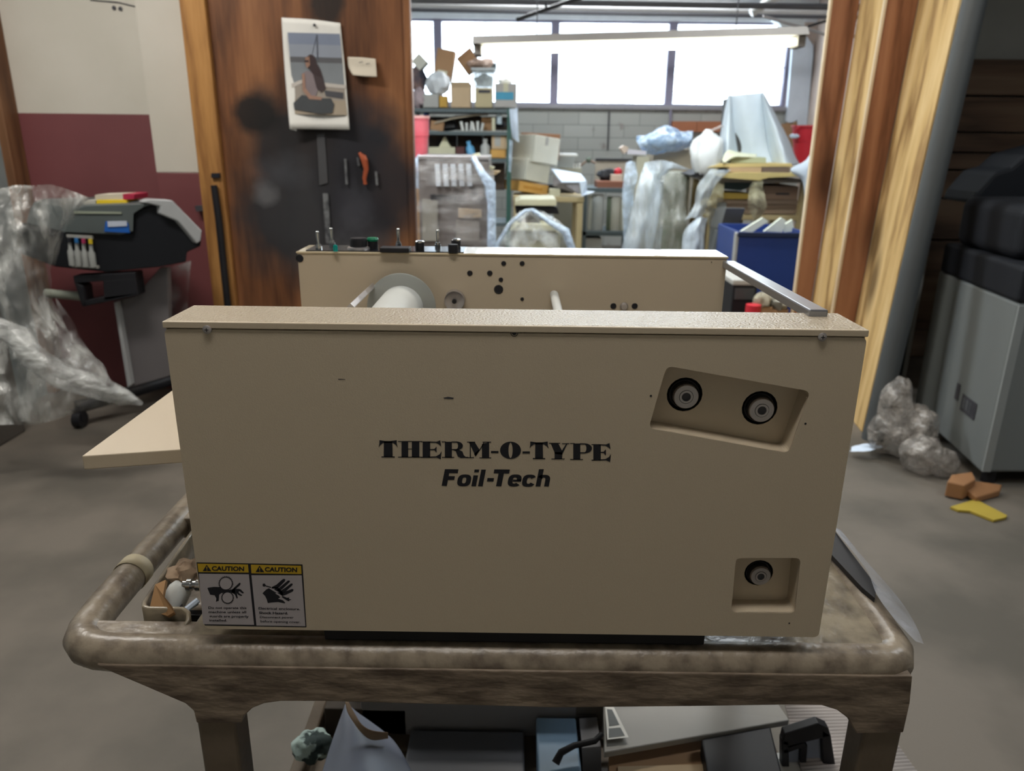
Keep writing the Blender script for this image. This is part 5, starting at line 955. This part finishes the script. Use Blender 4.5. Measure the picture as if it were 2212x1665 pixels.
# under the worktable
GU = 'things under the worktable'
boardpx('tray', 'dark green tray under the worktable top', mat('dark_teal', (.03, .06, .06), .5), [(1556, 390), (1625, 386), (1632, 400), (1600, 412), (1562, 408)], 6.4, .5, 'tray')
boardpx('yellow_strip', 'yellow strip above the pile of long brown boards', mat('yellow_strip', (.66, .48, .10), .6), [(1562, 416), (1622, 418), (1622, 430), (1564, 430)], 6.4, .4, 'strip')
carton('carton', 'pinkish brown carton with dark print under the worktable', 'box', mat('pinkish_carton', (.38, .27, .20), .8), 1650, 402, 1724, 431, 6.42, .5, group=None, prt=(LOGOG, .35, .75, .5, .65))
for i, (v0, v1) in enumerate(((432, 441), (442, 451), (452, 462))):
    boardpx('long_board', ['uppermost long brown board of the pile below yellow strip', 'middle long brown board of the pile below yellow strip', 'lowest long brown board of the pile below yellow strip'][i], mat('brown_board%d' % (i % 2), ((.34, .26, .20), (.26, .19, .14))[i % 2], .8), [(1562-4*i, v0), (1724, v0), (1724, v1), (1562-4*i, v1)], 6.40, .55, group='long boards under the worktable')
carton('carton', 'tan carton on the floor under the worktable shelf', 'box', mat('tan_carton2', (.34, .25, .13), .8), 1547, 472, 1602, 545, 6.5, .4, floor=True)
carton('plastic_bin', 'grey plastic bin in front of tan carton under worktable', 'bin', mat('grey_bin', (.17, .18, .19), .5), 1552, 500, 1592, 545, 5.95, .3, floor=True, open_=True)
for i, (rows, l, m) in enumerate([([[(1535, 366, 6.2), (1560, 366, 6.18), (1580, 366, 6.2)], [(1508, 400, 6.1), (1525, 405, 6.05), (1545, 400, 6.1)], [(1500, 440, 6.1), (1515, 445, 6.05), (1530, 440, 6.1)], [(1480, 475, 6.1), (1498, 470, 6.05), (1512, 480, 6.1)]], 'bluish white film sliding off left end of worktable', FS),
        ([[(1508, 470, 6.0), (1518, 468, 5.95), (1530, 470, 6.0)], [(1478, 500, 6.0), (1505, 500, 5.9), (1522, 500, 6.0)], [(1472, 560, 6.0), (1500, 560, 5.9), (1522, 560, 6.0)]], 'white film hanging to the floor below worktable end', FS),
        ([[(1540, 390, 6.29), (1555, 388, 6.29), (1566, 390, 6.29)], [(1512, 430, 6.1), (1540, 432, 6.02), (1562, 430, 6.1)], [(1518, 460, 6.1), (1532, 462, 6.05), (1545, 455, 6.1)], [(1528, 484, 6.1), (1532, 486, 6.1), (1536, 484, 6.1)]], 'olive tinted clear bag hanging off worktable left', mat('olive_film', (.52, .50, .36), .2, trans=.45, bump=1, bscale=16)),
        ([[(1625, 385, 6.29), (1635, 385, 6.29), (1645, 385, 6.29)], [(1618, 420, 6.05), (1635, 420, 6.0), (1652, 420, 6.05)], [(1616, 448, 6.05), (1634, 450, 6.0), (1654, 448, 6.05)], [(1628, 478, 6.05), (1633, 480, 6.05), (1638, 478, 6.05)]], 'clear empty bag hanging mid worktable', mat('olive_film', (0, 0, 0)))]):
    b = MB(); b.pxgrid(rows, m, sub=10, amp=.035, fr=8, seed=i*3); tag(b.build('hanging_bag'), l, 'plastic bag')
for i, pts in enumerate([[(1600, 500), (1648, 470), (1660, 478), (1625, 502)], [(1650, 500), (1688, 470), (1698, 476), (1690, 502)], [(1690, 488), (1712, 474), (1716, 500), (1695, 502)]]):
    boardpx('paper_sheaf', ['white paper sheaf, leftmost poking out of blue bin', 'white paper sheaf in the middle of blue bin', 'white paper sheaf at right of blue bin'][i], mat('greenish_white', (.66, .70, .60), .7), pts, 5.35+.08*i, .03, 'paper', 'paper sheaves in the blue bin')
bb = thing('blue_bin', 'large dark blue bin filled with white paper', 'bin', (at(1665, 560, Y=5.3).x, 5.5, 0))
x0, x1, za, zb = rect(1594, 502, 1745, 560, 5.2); b = MB(); t = .01
for q in ((x0, x1, 5.2, 5.21), (x0, x1, 5.75, 5.76), (x0, x0+t, 5.21, 5.75), (x1-t, x1, 5.21, 5.75)): b.box(*q, .03, zb, BLUE)
b.box(x0+t, x1-t, 5.21, 5.75, .03, zb-.06, BLUE); b.build('body', bb, bevel=.006)
b = MB(); b.box(x0-.012, x1+.012, 5.188, 5.2, zb-.03, zb, mat('dark_blue_rim', (.01, .02, .06), .5)); b.build('rim', bb, bevel=.003)
b = MB(); b.box(x0-.02, x0-.001, 5.195, 5.25, .05, zb-.005, mat('grey_corner', (.36, .36, .35), .5)); b.build('corner_strip', bb, bevel=.004)
# small things right behind the machine
kb = thing('black_box', 'black box with white rim on the floor by blue bin', 'box', (at(1608, 640, Y=4.7).x, 4.8, 0))
x0, x1, za, zb = rect(1582, 616, 1634, 660, 4.6); b = MB(); b.box(x0, x1, 4.6, 5.0, 0, zb, BLACKP); b.build('body', kb, bevel=.005); b = MB(); b.box(x0-.01, x1+.01, 4.59, 5.01, zb, zb+.035, mat('dingy_white', (.45, .44, .41), .5)); b.build('rim', kb, bevel=.008)
b = MB(); q = at(1584+24, 636, Y=4.597); b.box(q.x-.06, q.x+.06, 4.592, 4.6, q.z-.03, q.z+.04, mat('dark_grey_face', (.06, .065, .07), .4)); b.build('face_plate', kb)
for u, v, s, m, l in ((1648, 650, .05, mat('tan_bag', (.38, .34, .25), .6, c2=(.2, .18, .13)), 'tan crumpled bag on floor right of black box'), (1682, 655, .06, mat('dark_clear', (.20, .19, .16), .4, c2=(.4, .38, .3), scale=20), 'dark glossy bag by the foot of the jamb')):
    a = at(u, v, Y=4.5); b = MB(); b.ball(Vector((a.x, a.y, a.z)), s, m, 10, (1, 1, 1), .4, u); b.box(a.x-.05, a.x+.05, 4.46, 4.56, 0, a.z-.03, CARD); tag(b.build('crumpled_bag'), l, 'bag')
b = MB(); a = at(1628, 658, Y=4.45); b.lathe([(0, 0), (.045, 0), (.045, a.z), (0, a.z+.01)], (a.x, a.y, 0), RED, n=20); tag(b.build('red_canister'), 'small red canister in front of black box', 'canister')
# ------------------------------------------------------------------ left: wide format printer on its stand
pr = thing('wide_format_printer', 'black and grey wide format printer on a stand, half under plastic', 'printer', (at(240, 880, Y=3.7).x, 3.75, 0))
def shp(mb, pts, Y0, d, m): mb.prism([at(u, v, Y=Y0) for u, v in pts], d, m)
b = MB(); shp(b, [(107, 506), (150, 500), (287, 503), (289, 460), (312, 447), (350, 440), (436, 512), (434, 532), (405, 545), (403, 566), (345, 577), (232, 588), (118, 576)], 3.6, (-.42, .40, 0), mat('printer_black', (.006, .007, .010), .6, spec=.3)); b.build('body', pr, bevel=.006)
b = MB(); shp(b, [(140, 502), (150, 470), (160, 452), (186, 444), (308, 440), (345, 438), (312, 447), (289, 462), (288, 500), (262, 507)], 3.585, (-.42, .38, 0), PRG); b.build('front_cover', pr, bevel=.004)
b = MB(); b.pxp([(160, 456), (262, 458), (262, 462), (158, 461)], 3.58, 3.59, mat('pale_green_trim', (.28, .31, .24), .5)); b.build('cover_trim', pr)
b = MB(); shp(b, [(308, 437), (322, 430), (372, 432), (437, 498), (434, 520), (426, 527), (404, 500), (385, 478), (346, 462), (347, 446)], 3.57, (-.05, .05, 0), PRL); b.build('side_panel', pr, bevel=.006)
b = MB(); b.pxp([(228, 478), (276, 481), (280, 503), (225, 500)], 3.58, 3.584, BLUED); b.pxp([(232, 478), (273, 477), (274, 488), (233, 490)], 3.576, 3.58, mat('sticker_white', (.48, .52, .62), .5)); b.build('sticker', pr, label='blue and white sticker')
inks = [BLACK, mat('ink_cyan', (.02, .14, .36), .4), mat('ink_magenta', (.36, .03, .10), .4), mat('ink_yellow', (.62, .46, .02), .4)]
b = MB(); b.pxp([(143, 506), (198, 509), (200, 516), (144, 512)], 3.588, 3.6, mat('ink_rail', (.30, .30, .28), .5)); b.pxp([(153, 570), (211, 574), (212, 580), (155, 577)], 3.585, 3.6, mat('ink_rail', (0, 0, 0))); b.build('ink_tray', pr)
for i in range(4):
    u = 151+15*i; v = 521+i*1.2; k = MB(); k.tube([at(u, v+3, Y=3.585), at(u+1, v+16, Y=3.585), at(u+2, v+22, Y=3.585), at(u+6, v+52, Y=3.585)], [.008, .009, .015, .015], mat('ink_bottle', (.30, .31, .30), .35), 12); o = k.build('ink_bottle', pr)
    k = MB(); k.tube([at(u-1, v-8, Y=3.58), at(u, v+2, Y=3.58)], .009, inks[i], 10); k.build('ink_cap', o)
b = MB()
for pts in ([(157, 596), (292, 588), (293, 602), (160, 612)], [(160, 610), (180, 618), (186, 662), (176, 660)], [(222, 606), (293, 600), (298, 636), (225, 650)], [(180, 650), (228, 640), (298, 632), (298, 638), (178, 663)]): b.pxp(pts, 3.6, 3.68, BLACKP)
b.build('bracket', pr, bevel=.004)
b = MB(); b.tube([at(100, 633, Y=3.72), at(178, 640, Y=3.7)], .022, mat('greenish_roller', (.27, .29, .24), .5), 14); b.build('media_roller', pr)
b = MB(); b.pxp([(246, 650), (293, 640), (345, 578), (362, 578), (368, 812), (276, 838)], 3.70, 3.74, mat('stand_plate', (.14, .13, .135), .6)); b.pxp([(245, 652), (252, 652), (283, 832), (275, 838)], 3.66, 3.75, PRL); b.build('stand_leg', pr, bevel=.004)
b = MB(); q = [at(150, 905, Z=.08), at(380, 800, Z=.12)]
b.tube([at(165, 880, Z=.10), at(270, 850, Z=.12), at(395, 812, Z=.12)], .035, BLACKP, 12); b.build('stand_foot', pr)
a = at(172, 905, Z=.045); b = MB(); b.cyl(a-Vector((.02, 0, 0)), a+Vector((.02, 0, 0)), .045, BLACKP, n=20); b.box(a.x-.025, a.x+.025, a.y-.02, a.y+.02, .04, .10, BLACKP); b.build('caster', pr)
boardpx('ink_box', 'yellow and white ink carton lying on printer', YELW, [(208, 432), (272, 432), (275, 445), (208, 445)], 3.65, .12, 'box')
boardpx('ink_box', 'white ink carton end lying left of yellow one on printer', mat('dim_white_box', (.42, .41, .36), .6), [(176, 434), (207, 432), (207, 445), (180, 445)], 3.65, .12, 'box')
ib = MB(); ib.pxp([(205, 421), (265, 419), (266, 431), (206, 431)], 3.66, 3.80, mat('cream_white_box', (.55, .50, .40), .6)); ib.pxp([(265, 419), (290, 420), (289, 430), (266, 431)], 3.66, 3.80, mat('crimson_box', (.40, .02, .06), .5)); tag(ib.build('ink_box'), 'white carton with crimson end on top of yellow one', 'box')
# plastic cover over the printer and another machine at left
pl = thing('plastic_cover', 'big hazy plastic dust sheet sliding off the printer at left', 'plastic sheet', (at(60, 880, Y=3.3).x, 3.3, 0))
b = MB(); b.pxgrid([[(-40, 415, 3.35), (10, 404, 3.4), (60, 398, 3.42), (115, 400, 3.45), (160, 414, 3.5), (195, 428, 3.55)],
    [(-60, 480, 3.2), (0, 470, 3.3), (50, 470, 3.3), (95, 462, 3.35), (130, 462, 3.4), (162, 468, 3.5)],
    [(-60, 580, 3.15), (0, 580, 3.2), (40, 570, 3.25), (75, 560, 3.3), (95, 560, 3.35), (112, 560, 3.45)],
    [(-60, 690, 3.1), (0, 680, 3.2), (40, 680, 3.2), (75, 670, 3.25), (100, 670, 3.3), (118, 672, 3.4)],
    [(-60, 790, 3.1), (20, 790, 3.15), (80, 790, 3.15), (130, 790, 3.2), (180, 800, 3.25), (230, 815, 3.35)],
    [(-60, 915, 3.05), (20, 918, 3.05), (60, 916, 3.08), (90, 914, 3.1), (130, 900, 3.15), (160, 880, 3.25)]], FILMH, sub=22, amp=.045, fr=8, seed=2); b.build('front_fold', pl)
b = MB(); b.pxgrid([[(115, 640, 3.4), (135, 670, 3.4), (150, 690, 3.42)], [(120, 720, 3.35), (160, 740, 3.36), (200, 770, 3.4)], [(110, 810, 3.3), (180, 820, 3.32), (240, 830, 3.38)]], mat('thin_film', (.5, .5, .5), .25, trans=.72, bump=.8, bscale=14), sub=8, amp=.03, fr=6); b.build('thin_fold', pl)
b = MB(); b.tube([at(-20, 700, Y=3.05), at(40, 728, Y=3.02), at(70, 770, Y=3.0), at(130, 812, Y=3.0), at(220, 840, Y=3.05), at(270, 858, Y=3.1), at(308, 872, Y=3.12)], [.04, .05, .05, .055, .05, .035, .008], mat('film_roll', (.52, .53, .52), .25, trans=.5, scale=12, bump=1, bscale=16, stretch=(.5, 1, 1.2), bdist=.03), 14); b.build('twisted_tail', pl)
b = MB(); b.pxgrid([[(40, 730, 3.0), (110, 800, 3.0), (210, 838, 3.03), (305, 872, 3.1)], [(10, 820, 2.98), (90, 850, 2.96), (170, 862, 3.0), (240, 878, 3.08)], [(0, 905, 3.0), (60, 912, 2.98), (110, 905, 3.0), (165, 890, 3.06)]], FILMH, sub=12, amp=.05, fr=6, seed=5); b.build('floor_fold', pl)
b = MB(); b.box(-2.70, -2.50, 3.3, 3.58, 0, .95, mat('hidden_dark', (.10, .09, .08), .7)); tag(b.build('covered_box', bevel=.01), 'dark boxy machine under the hazy plastic sheet', 'machine')
b = MB(); b.pxgrid([[(345, 582, 3.95), (380, 572, 3.95), (410, 562, 3.95)], [(342, 700, 3.9), (375, 700, 3.92), (405, 700, 3.95)], [(310, 805, 3.85), (355, 800, 3.87), (385, 795, 3.9)]], mat('thin_film', (0, 0, 0)), sub=8, amp=.04, fr=5); tag(b.build('film_behind'), 'thin clear film hanging behind the printer stand', 'plastic sheet')
# ------------------------------------------------------------------ right: cabinet with black copier, bags
A_ = at(2118, 1020, Z=.07); B_ = at(1972, 885, Z=.07); ztp = at(2186, 655, Y=A_.y).z
cbn = thing('grey_cabinet', 'pale grey steel cabinet base with black copier parts on it', 'cabinet', (A_.x+.4, A_.y+.4, 0))
b = MB(); Cc = A_+Vector((.85, .02, 0)); Dd = B_+Vector((.85, .02, 0)); b.prism([Vector((q.x, q.y, .07)) for q in (A_, Cc, Dd, B_)], (0, 0, ztp-.07), CABG); b.build('body', cbn, bevel=.012)
b = MB(); b.box(A_.x+.004, A_.x+.04, A_.y-.006, A_.y+.004, .075, ztp-.01, CABL); b.build('corner_trim', cbn)
b = MB(); dr = (B_-A_).normalized(); P0 = A_+dr*.17
def onL(f, z): q = A_+dr*f; return Vector((q.x-.004, q.y, z))
def strip(f0, f1, z0, z1, m): b.add([onL(f0, z0), onL(f1, z0), onL(f1, z1), onL(f0, z1)], [(0, 1, 2, 3)], m)
strip(.15, .30, .26, .34, LOGOG); strip(.335, .375, .29, .37, LOGOG)
for k in range(4): strip(.16+.035*k, .18+.035*k, .275, .325, mat('grey_txt', (.12, .13, .14), .6))
b.build('printed_label', cbn)
for q in (A_+Vector((.08, .06, 0)), B_+Vector((.08, -.06, 0)), Cc+Vector((-.08, .06, 0)), Dd+Vector((-.08, -.06, 0))): b = MB(); b.cyl((q.x, q.y, 0), (q.x, q.y, .07), .03, BLACKP, n=16); b.build('foot', cbn)
bc = thing('black_copier', 'black copier body resting on the pale grey cabinet', 'copier', (A_.x+.4, A_.y+.45, ztp))
dr0 = (B_-A_).normalized(); bz0 = ztp; bz1 = at(2050, 528, Y=A_.y+.5).z
BM = mat('black_matte', (.010, .012, .017), .65, spec=.3)
b = MB(); b.prism([Vector((q.x, q.y, bz0)) for q in (A_+Vector((-.01, -.005, 0)), Cc, Dd, B_+Vector((-.01, -.02, 0)))], (0, 0, .15), BM); b.build('base', bc, bevel=.02, seg=4)
dt1 = at(2100, 432, Y=3.5).z
b = MB(); b.prism([Vector((q.x, q.y, bz0+.15)) for q in (A_+dr0*.16+Vector((.03, 0, 0)), Cc+dr0*.1, Dd, B_+Vector((.0, -.08, 0)))], (0, 0, dt1-bz0-.15), BM); b.build('upper_body', bc, bevel=.05, seg=6)
b = MB(); b.prism([at(u, v, Y=3.95) for u, v in ((2100, 440), (2112, 415), (2150, 372), (2185, 362), (2215, 335), (2300, 310), (2400, 440))], (0, .3, 0), BM); b.build('rear_feeder', bc, bevel=.02)
a = at(2010, 492, Y=3.95); b = MB(); b.box(a.x-.14, a.x+.02, 4.0, 4.2, 0, a.z-.03, BLACKP); b.lathe([(0, 0), (.014, 0), (.018, .008), (.012, .016), (0, .018)], a+Vector((0, -.01, -.03)), CHROME, n=16); tag(b.build('black_machine', bevel=.005), 'narrow black machine with a shiny knob behind grey tube', 'machine')
# film bags at the cabinet foot
BAGF = mat('grey_bag_film', (.50, .46, .42), .25, trans=.5, scale=14, bump=1, bscale=16, c2=(.24, .22, .20), spec=.9, bdist=.04)
for i, (u, v, z, r, sq, l) in enumerate([(1935, 880, .25, .10, (.7, .9, 1.5), 'crumpled clear bag, topmost of the pile beside grey cabinet'), (1935, 935, .12, .125, (1.0, .9, .95), 'crumpled clear bag next to the grey tube foot'), (1993, 982, .09, .10, (.9, .9, .95), 'crumpled clear bag, nearest of the pile before grey cabinet'), (1985, 925, .17, .10, (.8, 1, 1.2), 'crumpled clear bag against the side of grey cabinet'), (2035, 1000, .06, .075, (.9, .9, .9), 'small crumpled clear bag at the cabinet corner')]):
    a = at(u, v, Z=z); b = MB(); b.ball(a, r, BAGF, 24, sq, .20, i*5, 2.6); mn = min(q.z for q in b.v)
    if mn < .004: b.v = [Vector((q.x, q.y, max(q.z, .004))) for q in b.v]
    else:
        for q in b.v: q.z -= (mn-.004)*(1 if q.z < a.z else 0)*0
    tag(b.build('plastic_bag'), l, 'plastic bag', 'clear bags piled at the cabinet')
a = at(1875, 960, Z=.02); b = MB(); b.pxgrid([[(1838, 965, 3.42), (1870, 958, 3.40), (1905, 962, 3.42)], [(1836, 975, 3.38), (1870, 975, 3.34), (1908, 968, 3.38)]], WHITEB, sub=8, amp=.02, fr=14); b.v = [Vector((q.x, q.y, max(q.z, .005))) for q in b.v]; tag(b.build('white_film_scrap'), 'pale film scrap under the foot of the grey tube', 'plastic sheet')
oc = thing('orange_block', 'crushed orange brown cardboard block under cabinet corner', 'block', tuple(at(2100, 1045, Z=0)))
a = at(2082, 1058, Z=0); b = MB(); b.prism([at(2046, 1040, Z=.075), at(2056, 1024, Z=.085), at(2100, 1018, Z=.085), at(2108, 1035, Z=.08), at(2085, 1048, Z=.075)], (0, 0, -.07), mat('orange_brown_block', (.30, .145, .06), .7)); b.build('block_end', oc, bevel=.006)
b = MB(); b.prism([at(2080, 1050, Z=.05), at(2108, 1038, Z=.06), at(2165, 1046, Z=.04), at(2160, 1060, Z=.03), at(2110, 1074, Z=.03)], (0, 0, -.028), mat('orange_brown_block', (0, 0, 0))); b.build('crushed_side', oc, bevel=.005)
b = MB(); q = [at(u, v, Z=.012) for u, v in ((2053, 1094), (2106, 1078), (2118, 1083), (2176, 1113), (2172, 1117), (2146, 1123), (2096, 1103), (2070, 1101))]; b.prism(q, (0, 0, -.010), mat('mustard_card', (.42, .31, .04), .7)); tag(b.build('yellow_card'), 'mustard yellow card scrap lying on concrete floor', 'card')
for i, (u, v) in enumerate(((75, 1405), (1680, 1238))): pass

for o in bpy.data.objects:
    if '_o' in o.keys(): del o['_o']
